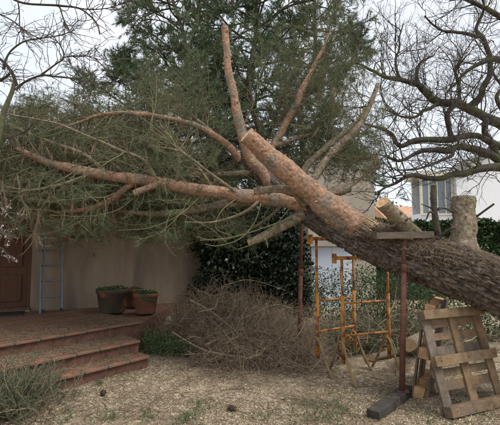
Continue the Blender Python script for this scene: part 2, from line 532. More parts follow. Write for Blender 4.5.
def build_terrace():
    tw, tt = 0.30, 0.028
    cache = {}
    def tile_mesh(d):
        if d not in cache:
            V, L, S, A = box((0.004, -0.045, 0), (tw - 0.004, d - 0.004, tt))
            me = arr_mesh('tile', V, L, S, False)
            bevel_me(me, 0.004, 1); me.materials.append(MAT['terracotta'])
            cache[d] = me
        return cache[d]
    def lay(parent, z, n_edge, u0, u1, d, rows):
        for r in range(rows):
            nn = n_edge - r * d
            for i in range(int((u1 - u0) / tw)):
                u = u1 - (i + 1) * tw
                c = un(u + 0.15, nn - d)
                rel = (c.x - WALL0[0]) * WDIR[1] - (c.y - WALL0[1]) * WDIR[0]
                if rel < 0.12: continue           # stay in front of the house wall
                o = bpy.data.objects.new('tile', tile_mesh(d)); COL.objects.link(o)
                p = un(u, nn, z - tt + random.uniform(-.002, .003))
                o.matrix_basis = Matrix(((U.x, -Nn.x, 0, p.x), (U.y, -Nn.y, 0, p.y), (0, 0, 1, p.z), (0, 0, 0, 1)))
                adopt(o, parent)
    for i, (z, ne, u1, u0) in enumerate(LEVELS):
        if i < 2:
            back = LEVELS[i + 1][1]
            poly = [un(u0, back + 0.004), un(u0, ne), un(u1, ne), un(u1, back + 0.004)]
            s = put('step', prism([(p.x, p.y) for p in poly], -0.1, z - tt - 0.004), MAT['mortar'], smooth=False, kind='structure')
            lay(s, z, ne, u0, u1, round(ne - back, 2), 1)
        else:
            e1 = un(u1, ne); e0 = un(-1.5, ne)
            poly = [(e0.x, e0.y), (e1.x, e1.y), tuple(wallp(3.15, 0.003)[:2]), tuple(wallp(-2.0, 0.003)[:2])]
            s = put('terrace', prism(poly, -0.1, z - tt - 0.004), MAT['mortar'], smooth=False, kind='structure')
            lay(s, z, ne, -0.4, u1, 0.32, 9)
build_terrace()

# ================================================================== HOUSE
def build_house():
    base = wallp(1.5, 0, 0)
    h = thing('house', base, 'beige stucco house with wooden door, shaded under the fallen pine', 'house')
    D = 6.0
    wd = Vector((WDIR[0], WDIR[1], 0)); bk = Vector((-WDIR[1], WDIR[0], 0))
    t0, t1 = -4.0, 4.0
    dt0, dt1 = -0.55, 0.47        # door opening along the wall
    def wp(t, b, z):
        p = Vector((WALL0[0], WALL0[1], 0)) + wd * t + bk * b
        return (p.x, p.y, z)
    M = frame((WALL0[0], WALL0[1], 0), wd, (0, 0, 1))      # x along wall, y towards the back, z up
    H = 2.95
    parts = [box((t0, 0, -0.1), (dt0, 0.3, H), M), box((dt1, 0, -0.1), (t1, 0.3, H), M), box((dt0, 0.0, TH + 2.08), (dt1, 0.3, H), M)]
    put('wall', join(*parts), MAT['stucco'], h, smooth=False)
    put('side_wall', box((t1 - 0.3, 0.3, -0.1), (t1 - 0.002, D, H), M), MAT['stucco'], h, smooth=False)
    # door
    d = put('door', box((dt0 + 0.06, 0.10, TH), (dt1 - 0.06, 0.15, TH + 2.03), M), MAT['door'], h, smooth=False)
    put('door_frame', join(box((dt0, 0.03, TH), (dt0 + 0.06, 0.2, TH + 2.08), M), box((dt1 - 0.06, 0.03, TH), (dt1, 0.2, TH + 2.08), M),
                           box((dt0 + 0.06, 0.03, TH + 2.03), (dt1 - 0.06, 0.2, TH + 2.08), M)), MAT['door'], h, smooth=False)
    for z0, z1 in ((0.15, 0.62), (0.76, 1.25), (1.39, 1.9)):
        for a, b in ((dt0 + 0.15, (dt0 + dt1) / 2 - 0.04), ((dt0 + dt1) / 2 + 0.04, dt1 - 0.15)):
            bbox_obj('panel', (a, 0.075, TH + z0), (b, 0.102, TH + z1), MAT['door'], d, M, bev=0.012)
    put('handle', box((dt0 + 0.10, 0.045, TH + 1.0), (dt0 + 0.13, 0.09, TH + 1.14), M), MAT['alu'], d, smooth=False)
    put('threshold', box((dt0, -0.06, TH + 0.002), (dt1, 0.12, TH + 0.05), M), MAT['mortar'], h, smooth=False)
    # roof: one slope rising to the back, tiled with half-round tiles
    slope = math.radians(17)
    RM = M @ Matrix.Translation((0, -1.25, H - 0.33)) @ Matrix.Rotation(slope, 4, 'X')  # unseen overhang, made deep and long to darken the wall below
    rf = put('roof', box((t0 - 0.2, 0, 0), (3.8, 4.8, 0.1), RM), MAT['rooftile'], h, smooth=False)
    a = np.linspace(0, np.pi, 7)
    me_list = []
    nrow = 12
    for xi in np.arange(t0 - 0.1, 3.7, 0.22):
        for r in range(nrow):
            y0 = -0.04 + r * 0.385; y1 = y0 + 0.44
            z0, z1 = 0.135, 0.105
            r0, r1 = 0.10, 0.085
            V = np.array([(xi + r0 * math.cos(q), y0, z0 + r0 * 0.75 * math.sin(q)) for q in a] + [(xi + r1 * math.cos(q), y1, z1 + r1 * 0.75 * math.sin(q)) for q in a])
            n = len(a)
            Fq = np.array([(i, i + 1, n + i + 1, n + i) for i in range(n - 1)])
            me_list.append((V, Fq.ravel(), np.full(n - 1, 4), {}))
    V, Lp, S, A = join(*me_list)
    V = np.array(V) @ np.array(RM.to_3x3()).T + np.array(RM.translation)
    put('roof_tiles', (V, Lp, S, {}), MAT['rooftile'], rf, kind='stuff')
    # rear slope
    RM2 = RM @ Matrix.Translation((0, 4.8, 0.0)) @ Matrix.Rotation(-2 * slope, 4, 'X')
    put('rear_roof', box((t0 - 0.2, 0.03, 0), (t1 + 0.04, 3.2, 0.1), RM2), MAT['rooftile'], h, smooth=False)
    # rafters under the overhang
    for xi in np.arange(t0, 3.7, 0.6):
        put('rafter', box((xi, 0.03, -0.10), (xi + 0.07, 1.30, -0.002), RM), MAT['door'], h, smooth=False)
    return M
HM = build_house()

def on_wall(px, py, off):
    """photo pixel to a point a little in front of the house wall"""
    n = np.array((WDIR[1], -WDIR[0]))
    d = at(px, py, 1.0) - np.array((0, 0, CAMH))
    p0 = WALL0 + n * off
    s = np.dot(p0, n) / np.dot(d[:2], n)
    return np.array((0, 0, CAMH)) + d * s

# bar with red end on the wall
def build_bar():
    a, b = on_wall(67, 237, 0.05), on_wall(95, 236.5, 0.05)
    t = thing('wall_bar', a, 'dark horizontal bar with a red end cap fixed high on the shaded house wall', 'bar')
    put('bar', tubes(np.array([[a + (b - a) * 0.06, (a + b) / 2, b]]), np.full((1, 3), 0.022), 10, caps=True), MAT['dark'], t)
    put('end_cap', tubes(np.array([[a - (b - a) * 0.03, a + (b - a) * 0.03, a + (b - a) * 0.10]]), np.full((1, 3), 0.03), 12, caps=True), MAT['red'], t)
    for f in (0.3, 0.85):
        p = a + (b - a) * f
        q = p - np.array((WDIR[1], -WDIR[0], 0)) * 0.055
        put('bracket', tubes(np.array([[p, (p + q) / 2, q]]), np.full((1, 3), 0.01), 6, caps=True), MAT['dark'], t)
build_bar()

# ladder
def build_ladder():
    f1, f2 = on(43.0, 312.5, TH), on(61.5, 311.0, TH)
    back = np.array((-WDIR[1], WDIR[0], 0))
    up = np.array((0, 0, 1.0))
    t = thing('ladder', (f1 + f2) / 2, 'aluminium ladder leaning upright on the shaded wall beside the door', 'ladder')
    u = norm(f2 - f1); H = 2.2
    lean = norm(at(37.5, 237, f1[1] + 0.12) - f1)
    def rail(p, u_, name='rail'):
        M = frame(p, u_, lean)
        put(name, box((-0.013, -0.032, 0), (0.013, 0.032, H), M), MAT['alu'], t, smooth=False)
        put('foot', box((-0.018, -0.038, 0.0), (0.018, 0.038, 0.05), M), MAT['dark'], t, smooth=False)
    rail(f1, u); rail(f2, u)
    k = 0
    z = 0.26
    while z < H - 0.1:
        a, b = f1 + lean * z, f2 + lean * z
        put('rung', tubes(np.array([[a, (a + b) / 2, b]]), np.full((1, 3), 0.015), 8), MAT['alu'], t)
        z += 0.27
    # folded second section, its rail shows just outside the first
    g = f1 - u * 0.045 - back * 0.10
    lean2 = norm(at(36, 237, g[1] + 0.20) - g)
    M = frame(g, u, lean2)
    put('rear_rail', box((-0.011, -0.026, 0), (0.011, 0.026, H), M), MAT['alu'], t, smooth=False)
build_ladder()

# door mat
def build_mat():
    c = wallp(0.05, 0.42, TH)
    M = frame(c, (WDIR[0], WDIR[1], 0), (0, 0, 1))
    bbox_obj('door_mat', (-0.36, -0.2, 0.004), (0.36, 0.2, 0.022), MAT['dark'], None, M, bev=0.005, label='dark door mat on the terrace in front of the wooden door', cat='mat')
build_mat()

# ================================================================== POTS
def build_pot(px, py, r, hgt, m, label, plants=0, seed=0):
    c = on(px, py, TH); c[2] = TH + 0.003
    t = thing('flower_pot', c, label, 'flower pot', 'flower pots on the terrace')
    prof = [(0.0, 0.0), (r * 0.74, 0.0), (r * 0.78, 0.02), (r * 0.93, hgt * 0.80), (r * 1.0, hgt * 0.82), (r * 1.02, hgt * 0.97), (r, hgt), (r * 0.93, hgt), (r * 0.9, hgt * 0.88), (r * 0.86, hgt * 0.6)]
    put('pot', lathe(prof, 36, c, 0.006), m, t)
    put('soil', lathe([(r * 0.895, hgt * 0.89), (r * 0.6, hgt * 0.91), (0.001, hgt * 0.92)], 24, c, 0.02), MAT['soil'], t)
    n = plants
    a = rng.uniform(0, 2 * np.pi, n); q = np.sqrt(rng.uniform(0, 1, n)) * r * 0.85
    C = np.stack([c[0] + q * np.cos(a), c[1] + q * np.sin(a), c[2] + hgt * 0.93 + rng.uniform(0, 0.05, n)], -1)
    put('plants', leaves(C, 0.04, 0.7), MAT['leaf'], t, smooth=False, kind='stuff')
build_pot(112, 312.0, 0.27, 0.40, MAT['potdark'], 'large dark mossy flower pot, widest of the three on the terrace', 260)
build_pot(145.5, 313.0, 0.21, 0.335, MAT['pot'], 'medium terracotta flower pot at the terrace edge, nearest the brush heap', 320)
build_pot(134.0, 306.5, 0.17, 0.33, MAT['pot'], 'small terracotta pot half hidden between and behind the two larger pots', 60)

# ================================================================== STEEL PROPS
def tube_obj(name, a, b, r, m, parent, sides=12):
    a = np.asarray(a, float); b = np.asarray(b, float)
    return put(name, tubes(np.array([[a, (a + b) / 2, b]]), np.full((1, 3), r), sides, caps=True), m, parent)

def build_prop(base, top, label, split=0.55, head=0.16):
    t = thing('steel_prop', base, label, 'prop')
    b, e = np.asarray(base, float), np.asarray(top, float)
    s = b + (e - b) * split
    M = Matrix.Translation(Vector(b))
    bbox_obj('base_plate', (-0.06, -0.06, 0.0), (0.06, 0.06, 0.008), MAT['rustdark'], t, M, bev=0.001)
    tube_obj('outer_tube', b + (0, 0, 0.008), s, 0.030, MAT['rustdark'], t, 16)
    tube_obj('inner_tube', s, e - (0, 0, 0.008), 0.023, MAT['rustdark'], t, 14)
    d = norm(e - b)
    tube_obj('collar', s - d * 0.07, s + d * 0.015, 0.037, MAT['rustdark'], t, 16)
    tube_obj('handle', s - d * 0.03 + (-0.09, 0, 0.0), s - d * 0.03 + (0.09, -0.02, 0.012), 0.007, MAT['rustdark'], t, 8)
    for k in range(4):
        p = s + (e - s) * (0.2 + 0.18 * k)
        tube_obj('pin_hole_shade', p + (0, -0.0245, 0), p + (0, -0.018, 0), 0.007, MAT['dark'], t, 8)  # dark discs on the tube paint the shade inside the holes
    M = Matrix.Translation(Vector(e))
    bbox_obj('head_plate', (-0.07, -0.06, -0.008), (0.07, 0.06, 0.0), MAT['rustdark'], t, M, bev=0.001)

# timber beam on the ground under the prop
near, far = on(373, 419.0, 0.0), on(404, 396.5, 0.0)
bdir = norm(far - near)
M = frame(near, bdir, (0, 0, 1))
SL_H = 0.078
gz = float(ground_z(near[0], near[1]))
bbox_obj('timber_beam', (0, -0.062, -0.02), (float(np.linalg.norm(far - near)) + 0.16, 0.062, SL_H), MAT['sleeper'], None, M, bev=0.006, rough=0.002,
         label='dark weathered timber beam lying on the ground under the steel prop', cat='beam')
PB = on(402, 391, SL_H)
PT = at(404.5, 238.5, PB[1] + 0.02)
build_prop(PB, PT, 'rusty steel prop in front of the pine trunk, standing on the dark beam', 0.82)
# short board on top of the prop
ML = frame(PT, (1, 0.08, 0.02), (0, 0, 1))
bbox_obj('support_board', (-0.33, -0.06, 0.001), (0.30, 0.06, 0.07), MAT['board'], None, ML, bev=0.004, rough=0.003,
         label='short grey timber board lying flat on top of the front steel prop', cat='board')
P2B = on(299, 357, 0.0); P2B[2] = float(ground_z(P2B[0], P2B[1]))
P2T = at(302, 217, P2B[1] - 0.05)
build_prop(P2B, P2T, 'rusty steel prop under the upper trunk, rising behind the brush heap', 0.62)

# ================================================================== TRESTLES
def build_trestle(L, R, ztop, label, zs, arch=0.30):
    L = np.array([L[0], L[1], 0.0]); R = np.array([R[0], R[1], 0.0])
    t = thing('scaffold_trestle', ((L + R) / 2), label, 'trestle', 'rusty adjustable trestles under the trunk')
    u = norm(R - L); n = np.array((u[1], -u[0], 0.0))
    up = np.array((0, 0, 1.0))
    z_bot, z_apex, z_low, z_mid = 0.17, 0.43, 0.50, zs
    for p, sgn in ((L, 1), (R, 1)):
        tube_obj('post', p + up * z_bot, p + up * (z_mid + 0.09), 0.024, MAT['rust'], t)
        tube_obj('upper_post', p + up * (z_mid + 0.02), p + up * ztop, 0.017, MAT['rustdark' if sgn == 2 else 'rust'], t)
        g1 = p - n * arch; g2 = p + n * arch
        g1[2] = ground_z(g1[0], g1[1]) - 0.005; g2[2] = ground_z(g2[0], g2[1]) - 0.005
        a = [g1, g1 * 0.55 + (p + up * z_apex) * 0.45 - up * 0.0, p - n * 0.06 + up * (z_apex - 0.035), p + up * z_apex, p + n * 0.06 + up * (z_apex - 0.035), g2 * 0.55 + (p + up * z_apex) * 0.45, g2]
        path = catmull(a, 28)
        off = u * 0.036
        put('foot', tubes((path - off)[None], np.full((1, 28), 0.016), 10, caps=True), MAT['rustdull'], t)
    tube_obj('lower_rail', L + up * z_low, R + up * z_low, 0.014, MAT['rust'], t)
    tube_obj('middle_rail', L + up * z_mid, R + up * z_mid, 0.013, MAT['rust'], t)
    a, b = L - u * 0.10 + up * ztop, R + u * 0.10 + up * ztop
    M = frame(a, u, (0, 0, 1)); ln = float(np.linalg.norm(b - a))
    bbox_obj('top_bar', (0, -0.022, -0.002), (ln, 0.022, 0.042), MAT['rust'], t, M, bev=0.003)
    bbox_obj('end_stop', (-0.012, -0.045, -0.045), (-0.001, 0.045, 0.075), MAT['rust'], t, M, bev=0.002)
    bbox_obj('end_stop', (ln + 0.001, -0.045, -0.045), (ln + 0.012, 0.045, 0.075), MAT['rust'], t, M, bev=0.002)
    # short diagonal braces by the arched feet
    tube_obj('brace', R + up * 0.50, R - u * 0.16 + up * 0.24, 0.011, MAT['rust'], t, 8)
build_trestle((1.13, 5.08), (1.77, 5.33), 1.42, 'rusty orange trestle with a short top bar, the nearer of the two under the trunk', 0.89)
build_trestle((0.86, 5.33), (1.43, 5.72), 1.66, 'taller rusty orange trestle standing behind the nearer one, beside the pale blue panel', 0.885)

# ================================================================== PALLETS
def build_pallet_front():
    bl = np.array((1.82, 3.93, 0.0)); br = np.array((2.66, 4.30, 0.0))
    u = norm(br - bl); w = norm(np.array((-0.02, 0.29, 0.905)))
    bl[2] = float(ground_z(bl[0], bl[1])) + 0.01
    M = frame(bl, u, w)                  # local y points away from the camera
    t = thing('pallet', bl, 'pale wooden pallet standing on edge, leaning on the trunk, nearest the camera', 'pallet', 'wooden pallets beside the trunk')
    W, H = 0.84, 0.97
    for i, z in enumerate((0.0, 0.44, 0.875)):
        bbox_obj('bearer', (-0.02, -0.095 if i == 0 else -0.065, z), (W + random.uniform(-.01, .02), 0.0, z + 0.092), MAT['wood'], t, M, bev=0.004, rough=0.003)
    for i, x in enumerate((0.0, 0.365, 0.73)):
        bbox_obj('upright_board', (x, 0.001, 0.01), (x + 0.105, 0.024, H), MAT['woodgrey' if i == 0 else 'wood'], t, M, bev=0.003, rough=0.002)
    for i, z in enumerate((0.015, 0.21, 0.335, 0.53, 0.67, 0.79, 0.90)):
        bbox_obj('deck_board', (-0.01, 0.025, z), (W, 0.045, z + (0.085 if i % 2 else 0.07)), MAT['wood' if i % 3 else 'woodgrey'], t, M, bev=0.003, rough=0.003)
    # nail heads
    for x in (0.05, 0.415, 0.78):
        for z in (0.045, 0.485, 0.92):
            y0 = -0.096 if z < 0.1 else -0.066
            a = M @ Vector((x, y0 - 0.001, z)); b = M @ Vector((x, y0 + 0.004, z))
            tube_obj('nail', a, b, 0.006, MAT['dark'], t, 6)
build_pallet_front()

def build_pallet_rear():
    b0 = np.array((1.71, 4.44, 0.0)); b0[2] = float(ground_z(b0[0], b0[1])) + 0.012
    w = norm(np.array((0.235, 0.10, 0.96)))
    u = norm(np.array((0.52, 0.85, 0.0)))
    M = frame(b0, u, w)                  # local y points to the left
    t = thing('pallet', b0, 'darker block pallet standing behind the front pallet, its orange block ends showing', 'pallet', 'wooden pallets beside the trunk')
    W, H = 0.78, 1.0
    for z in (0.0, 0.42, 0.87):
        for x in (0.0, 0.34, 0.65):
            bbox_obj('block', (x - 0.012, -0.10, z), (x + 0.125, 0.0, z + 0.11), MAT['woodcut'], t, M, bev=0.005, rough=0.004)
    for x in (0.0, 0.34, 0.65):
        bbox_obj('runner_board', (x + 0.004, 0.001, 0.0), (x + 0.12, 0.022, H), MAT['wood'], t, M, bev=0.003, rough=0.002)
    for z in (0.0, 0.42, 0.87):
        bbox_obj('stringer_board', (0.0, -0.121, z), (W, -0.101, z + 0.10), MAT['wood'], t, M, bev=0.003, rough=0.002)
    for x in (0.0, 0.165, 0.33, 0.495, 0.66):
        bbox_obj('deck_board', (x, -0.143, -0.002), (x + 0.12, -0.122, H), MAT['woodgrey' if x > 0.1 else 'wood'], t, M, bev=0.003, rough=0.002)
build_pallet_rear()

# ================================================================== FALLEN PINE
TREE = thing('fallen_pine_tree', at(505, 300, 4.3) * (1, 1, 0), 'large fallen pine with sawn limbs, propped up and resting on the house', 'tree')

def px_path(pts, n):
    P = np.array([at(p[0], p[1], p[2]) for p in pts])
    R = np.array([p[3] * 0.5 * p[2] / F for p in pts])
    Q = catmull(np.hstack([P, R[:, None]]), n)
    return Q[:, :3], np.maximum(Q[:, 3], 0.002)

def limb_geo(P, R, sides=14, knob=0.12, freq=9.0, fine=0.06):
    V, L, S, A = tubes(P[None], R[None], sides)
    K = len(P)
    C = np.repeat(P, sides, 0); rr = np.repeat(R, sides)
    d = V - C
    k = 1 + (fbm(V * freq, 2) - 0.5) * 2 * knob + (fbm(V * freq * 5, 2) - 0.5) * 2 * fine
    V = C + d * k[:, None]
    return V, L, S, A

def cut_geo(P, R, c, d, r, sides=20):
    """sawn end: rings around the centre c, normal d"""
    d = norm(d)
    ref = np.array((0, 0, 1.0)) if abs(d[2]) < 0.8 else np.array((1.0, 0, 0))
    a_ = norm(np.cross(d, ref)); b_ = np.cross(d, a_)
    rings = np.linspace(0.02, 1, 12)
    th = np.linspace(0, 2 * np.pi, sides, endpoint=False)
    wob = 1 + 0.05 * np.sin(th * 2 + 1) + 0.03 * np.sin(th * 5)
    V = np.array([c + (a_ * math.cos(t) + b_ * math.sin(t)) * r * q * (1 + (w - 1) * q) + d * 0.003 * math.sin(q * 9) for q in rings for t, w in zip(th, wob)])
    tint = np.array([0.5 + 0.5 * math.sin(i * 2.4) * (0.8 - 0.3 * q) for i, q in enumerate(rings) for t in th])
    K = len(rings)
    k = (np.arange(K - 1) * sides)[:, None]; s = np.arange(sides)[None, :]; s2 = (s + 1) % sides
    Fq = np.stack([k + s, k + s2, k + sides + s2, k + sides + s], -1).reshape(-1, 4)
    L = np.concatenate([Fq.ravel(), np.arange(sides)[::-1]]); S = np.concatenate([np.full(len(Fq), 4), [sides]])
    return V, L, S, {'tint': tint}

LIMBS = []      # paths kept for growing twigs: (P, R)
def limb(pts, m, n=48, sides=14, cut=True, name='branch', keep=True, knob=0.12, label=None):
    P, R = px_path(pts, n)
    # faint natural waviness
    w = (np.stack([vnoise(P * 3 + 5), vnoise(P * 3 + 31), vnoise(P * 3 + 77)], -1) - 0.5) * np.minimum(R, 0.05)[:, None] * 0.8
    P = P + w
    if R.max() > 0.03:
        n = max(n, int(n * 1.6)); P = catmull(P, n); R = np.interp(np.linspace(0, 1, n), np.linspace(0, 1, len(R)), R)
        R = R * (1 + 0.10 * (vnoise(np.stack([np.concatenate([[0], np.cumsum(np.linalg.norm(np.diff(P, axis=0), axis=1))]) * 6, np.zeros(n), np.full(n, P[0, 0] * 9)], -1)) - 0.5) * 2)
        G = limb_geo(P, R, int(sides * 1.6), knob, 9.0, 0.10)
    else:
        G = limb_geo(P, R, sides, knob)
    if R.max() > 0.022 and n > 20:
        # short broken twig stubs and knots
        kn = int(5 + n / 7)
        j = rng.integers(4, n - 2, kn); T_ = norm(np.gradient(P, axis=0))[j]
        dv = rng.normal(size=(kn, 3)); dv = norm(dv - (dv * T_).sum(1, keepdims=True) * T_)
        L_ = np.where(rng.uniform(0, 1, kn) < 0.85, rng.uniform(0.008, 0.03, kn), rng.uniform(0.04, 0.12, kn))
        r_ = np.minimum(R[j] * 0.35, rng.uniform(0.005, 0.015, kn))
        f_ = np.array((0.0, 0.5, 0.85, 1.0))
        SP = P[j][:, None] + dv[:, None] * (R[j] * 0.8)[:, None, None] + (dv + T_ * 0.5)[:, None] * (f_[None, :, None] * (L_ + R[j] * 0.25)[:, None, None])
        SR = r_[:, None] * np.array((1.5, 1.0, 0.8, 0.45))[None]
        K_ = tubes(SP, SR, 6, caps=True)
        G = join((G[0], G[1], G[2], {}), (K_[0], K_[1], K_[2], {}))
    o = put(name, G, m, TREE, label=label)
    if cut:
        d = norm(P[-1] - P[-2])
        put('cut_face', cut_geo(P, R, P[-1] - d * 0.001, d, R[-1] * 1.01), MAT['cut'], o)
    if keep:
        LIMBS.append((P, R))
    return o, P, R

def build_trunk():
    pts = [(640, 352, 4.0, 66), (560, 312, 4.18, 60), (500, 288, 4.33, 54), (448, 267, 4.47, 49), (409, 255, 4.62, 42), (370, 240, 4.86, 38), (340, 226, 5.08, 34), (315, 212, 5.27, 31),
           (292, 195, 5.42, 26), (265, 176, 5.6, 20), (243, 157, 5.75, 16)]
    P, R = px_path(pts, 640)
    sides = 200
    V, L, S, A = tubes(P[None], R[None], sides)
    C = np.repeat(P, sides, 0)
    d = V - C
    s_along = np.concatenate([[0], np.cumsum(np.linalg.norm(np.diff(P, axis=0), axis=1))])
    sa = np.repeat(s_along, sides); th = np.tile(np.linspace(0, 2 * np.pi, sides, endpoint=False), len(P))
    cs, sn = np.cos(th), np.sin(th)
    rr = np.repeat(R, sides)
    # fissured bark plates, long along the trunk
    warp = (fbm(np.stack([sa * 4, cs * 2, sn * 2], -1), 2) - 0.5) * 1.2
    q = np.stack([sa * 5.0 + warp, cs * 7.0 + warp * 0.6, sn * 7.0], -1)
    r1 = np.abs(fbm(q, 2) - 0.5) * 2
    r2 = np.abs(fbm(q * 2.3 + 40, 2) - 0.5) * 2
    fine = fbm(np.stack([sa * 60, cs * 22, sn * 22], -1), 2) - 0.5
    sm = lambda q_: q_ * q_ * (3 - 2 * q_)
    rough = sm(np.clip(r1 * 3.6, 0, 1)) * 0.62 + sm(np.clip(r2 * 3.0, 0, 1)) * 0.38
    big = fbm(np.stack([sa * 1.6, cs * 1.2, sn * 1.2], -1), 2) - 0.5
    fade = np.clip((5.55 - C[:, 1]) / 0.5, 0.12, 1)
    disp = (rough - 0.75) * 0.085 * fade + fine * 0.016 * fade + big * 0.10 * rr * 2
    V = C + d * (1 + disp / rr)[:, None]
    o = put('trunk', (V, L, S, {}), MAT['bark'], TREE)
    return P, R
TP, TR = build_trunk()

RB, GB = MAT['redbark'], MAT['greybark']
# the thick sawn limb in front
limb([(392, 247, 4.78, 18), (365, 233, 4.87, 25), (342, 217, 4.92, 29), (322, 201, 4.90, 26), (298, 180, 4.81, 22), (272, 157, 4.70, 19.5), (247, 136, 4.58, 17.5)], RB, 130, 40, name='sawn_limb', keep=False, label='thick reddish sawn limb')
# upright stub
limb([(270, 186, 5.5, 13), (262, 172, 5.45, 11), (252, 160, 5.42, 11), (244, 143, 5.4, 10.5), (238, 120, 5.4, 9.5), (233, 95, 5.4, 8.5), (229, 70, 5.42, 8), (226, 48, 5.44, 7.5), (224, 27, 5.46, 7)], RB, 70, 16, name='upright_limb', label='tall upright reddish limb sawn off at the top')
# long limb to the left
L4 = limb([(312, 208, 5.25, 16), (290, 202, 5.22, 14), (262, 198, 5.2, 14), (235, 195, 5.18, 13), (200, 190, 5.15, 12), (165, 184, 5.12, 12), (130, 178, 5.1, 11), (95, 173, 5.1, 10), (62, 167, 5.12, 9), (40, 159, 5.15, 7), (18, 148, 5.2, 4)], RB, 110, 16, cut=False, name='long_limb', label='long reddish limb reaching left across the house')
limb([(262, 199, 5.3, 9), (232, 204, 5.3, 8), (200, 208, 5.32, 7), (175, 212, 5.35, 6), (150, 213, 5.4, 5), (118, 211, 5.45, 4)], GB, 60, 12, cut=False)
limb([(140, 181, 5.12, 7), (127, 187, 5.15, 6.5), (112, 199, 5.2, 6), (99, 205, 5.25, 5), (81, 210, 5.3, 4.5), (57, 212, 5.4, 3)], RB, 50, 12, cut=False)
limb([(158, 184, 5.08, 6.5), (150, 188, 5.02, 6.2), (135, 193.5, 4.95, 6)], RB, 14, 14, name='short_stub', keep=False)
limb([(240, 160, 5.7, 9), (226, 144, 5.6, 7), (205, 130, 5.55, 6), (180, 121, 5.5, 5.5), (150, 115.5, 5.45, 5), (120, 113.5, 5.4, 4.2), (97, 116, 5.4, 3.5), (80, 122, 5.4, 2.5), (55, 128, 5.4, 1.5)], RB, 60, 12, cut=False)
limb([(258, 173, 5.65, 6.5), (235, 174, 5.6, 6), (210, 175, 5.55, 5.5), (185, 176.5, 5.5, 5), (160, 179, 5.5, 4.5)], GB, 40, 12, cut=False)
limb([(306, 203, 5.12, 9), (294, 193, 5.0, 9), (278, 190, 4.96, 8.5), (253, 190.5, 4.94, 7.5)], GB, 30, 14, name='short_stub', keep=False)
limb([(303, 213, 5.2, 11), (280, 228, 5.1, 10), (262, 238, 5.02, 8.5), (248, 243.5, 4.97, 7)], GB, 30, 14, name='hanging_stub', keep=False)
limb([(262, 176, 5.7, 8), (272, 150, 5.85, 7.5), (284, 126, 5.95, 7), (294, 108, 6.0, 6.5), (302, 90, 6.05, 6), (311, 72, 6.1, 5), (319, 56, 6.15, 4), (326, 42, 6.2, 2.6), (330, 28, 6.3, 1.4)], RB, 70, 12, cut=False)
limb([(292, 192, 5.5, 8), (303, 172, 5.6, 7.5), (316, 156, 5.7, 7), (332, 142, 5.8, 6), (350, 128, 5.9, 5), (360, 118, 6.0, 3), (366, 104, 6.1, 1.5)], GB, 50, 12, cut=False)
limb([(306, 198, 5.4, 9), (318, 172, 5.5, 8), (334, 152, 5.6, 7.5), (350, 136, 5.65, 7), (362, 120, 5.7, 6), (371, 102, 5.75, 5), (378, 84, 5.8, 4.5)], GB, 60, 12, cut=True)
st, P_, R_ = limb([(318, 204, 5.3, 12), (332, 193, 5.32, 11), (350, 187, 5.35, 10)], GB, 24, 12, name='short_stub', keep=False)
limb([(345, 189, 5.35, 4), (362, 178, 5.4, 3.2), (373, 166, 5.45, 2.8), (380, 150, 5.5, 2)], GB, 24, 8, cut=False)
limb([(276, 146, 5.85, 5), (290, 141, 5.9, 4.5), (305, 136, 5.95, 4), (322, 131, 6.0, 3)], GB, 24, 8, cut=False)
for pts in ([(106, 173, 5.12, 4.5), (85, 155, 5.1, 4), (62, 146, 5.05, 3.8), (36, 136, 5.0, 3.2), (8, 124, 5.0, 2.2)],
            [(158, 181, 5.1, 4), (143, 160, 5.0, 3.2), (120, 150, 4.95, 3), (90, 137, 4.95, 2.6), (55, 123, 4.95, 2.2), (10, 115, 5.0, 1.6)],
            [(176, 184, 5.1, 3.6), (178, 160, 5.05, 3), (172, 140, 5.0, 2.2), (160, 124, 5.0, 1.4)],
            [(215, 192, 5.15, 3.6), (200, 170, 5.1, 3), (178, 148, 5.1, 2.4), (150, 130, 5.1, 1.4)],
            [(240, 195, 5.15, 3.4), (212, 175, 4.95, 3), (180, 152, 4.9, 2.2), (150, 146, 4.9, 1.4)],
            [(90, 174, 5.1, 3.2), (60, 185, 5.0, 2.8), (30, 190, 4.95, 2.2), (0, 186, 4.95, 1.5)],
            [(130, 178, 5.1, 4), (108, 160, 5.6, 3.6), (80, 140, 5.9, 3), (40, 118, 6.2, 2), (10, 108, 6.4, 1.5)],
            [(190, 189, 5.15, 4), (165, 160, 5.6, 3.6), (130, 135, 6.0, 3), (95, 112, 6.3, 2), (60, 98, 6.5, 1.5)],
            [(225, 145, 5.6, 4), (200, 122, 6.0, 3.4), (170, 106, 6.3, 2.6), (130, 98, 6.5, 1.6)],
            [(60, 167, 5.12, 3.4), (40, 176, 5.3, 2.8), (15, 186, 5.5, 2.2), (-15, 190, 5.7, 1.5)],
            [(205, 190, 5.15, 3.4), (180, 200, 5.5, 3), (140, 204, 5.9, 2.4), (100, 205, 6.2, 1.5)],
            [(150, 184, 5.12, 3.4), (120, 196, 5.6, 3), (80, 200, 5.9, 2.2), (40, 205, 6.2, 1.5)],
            [(60, 167, 5.12, 3.4), (30, 150, 5.5, 2.8), (0, 130, 5.8, 2.2), (-30, 115, 6.0, 1.5)],
            [(262, 198, 5.2, 3.6), (245, 212, 5.0, 3), (215, 222, 4.95, 2.2), (185, 222, 5.0, 1.4)],
            [(285, 202, 5.2, 3.6), (262, 222, 5.3, 3), (230, 238, 5.35, 2.2), (200, 240, 5.4, 1.4)]):
    limb(pts, GB, 30, 7, cut=False, knob=0.08)
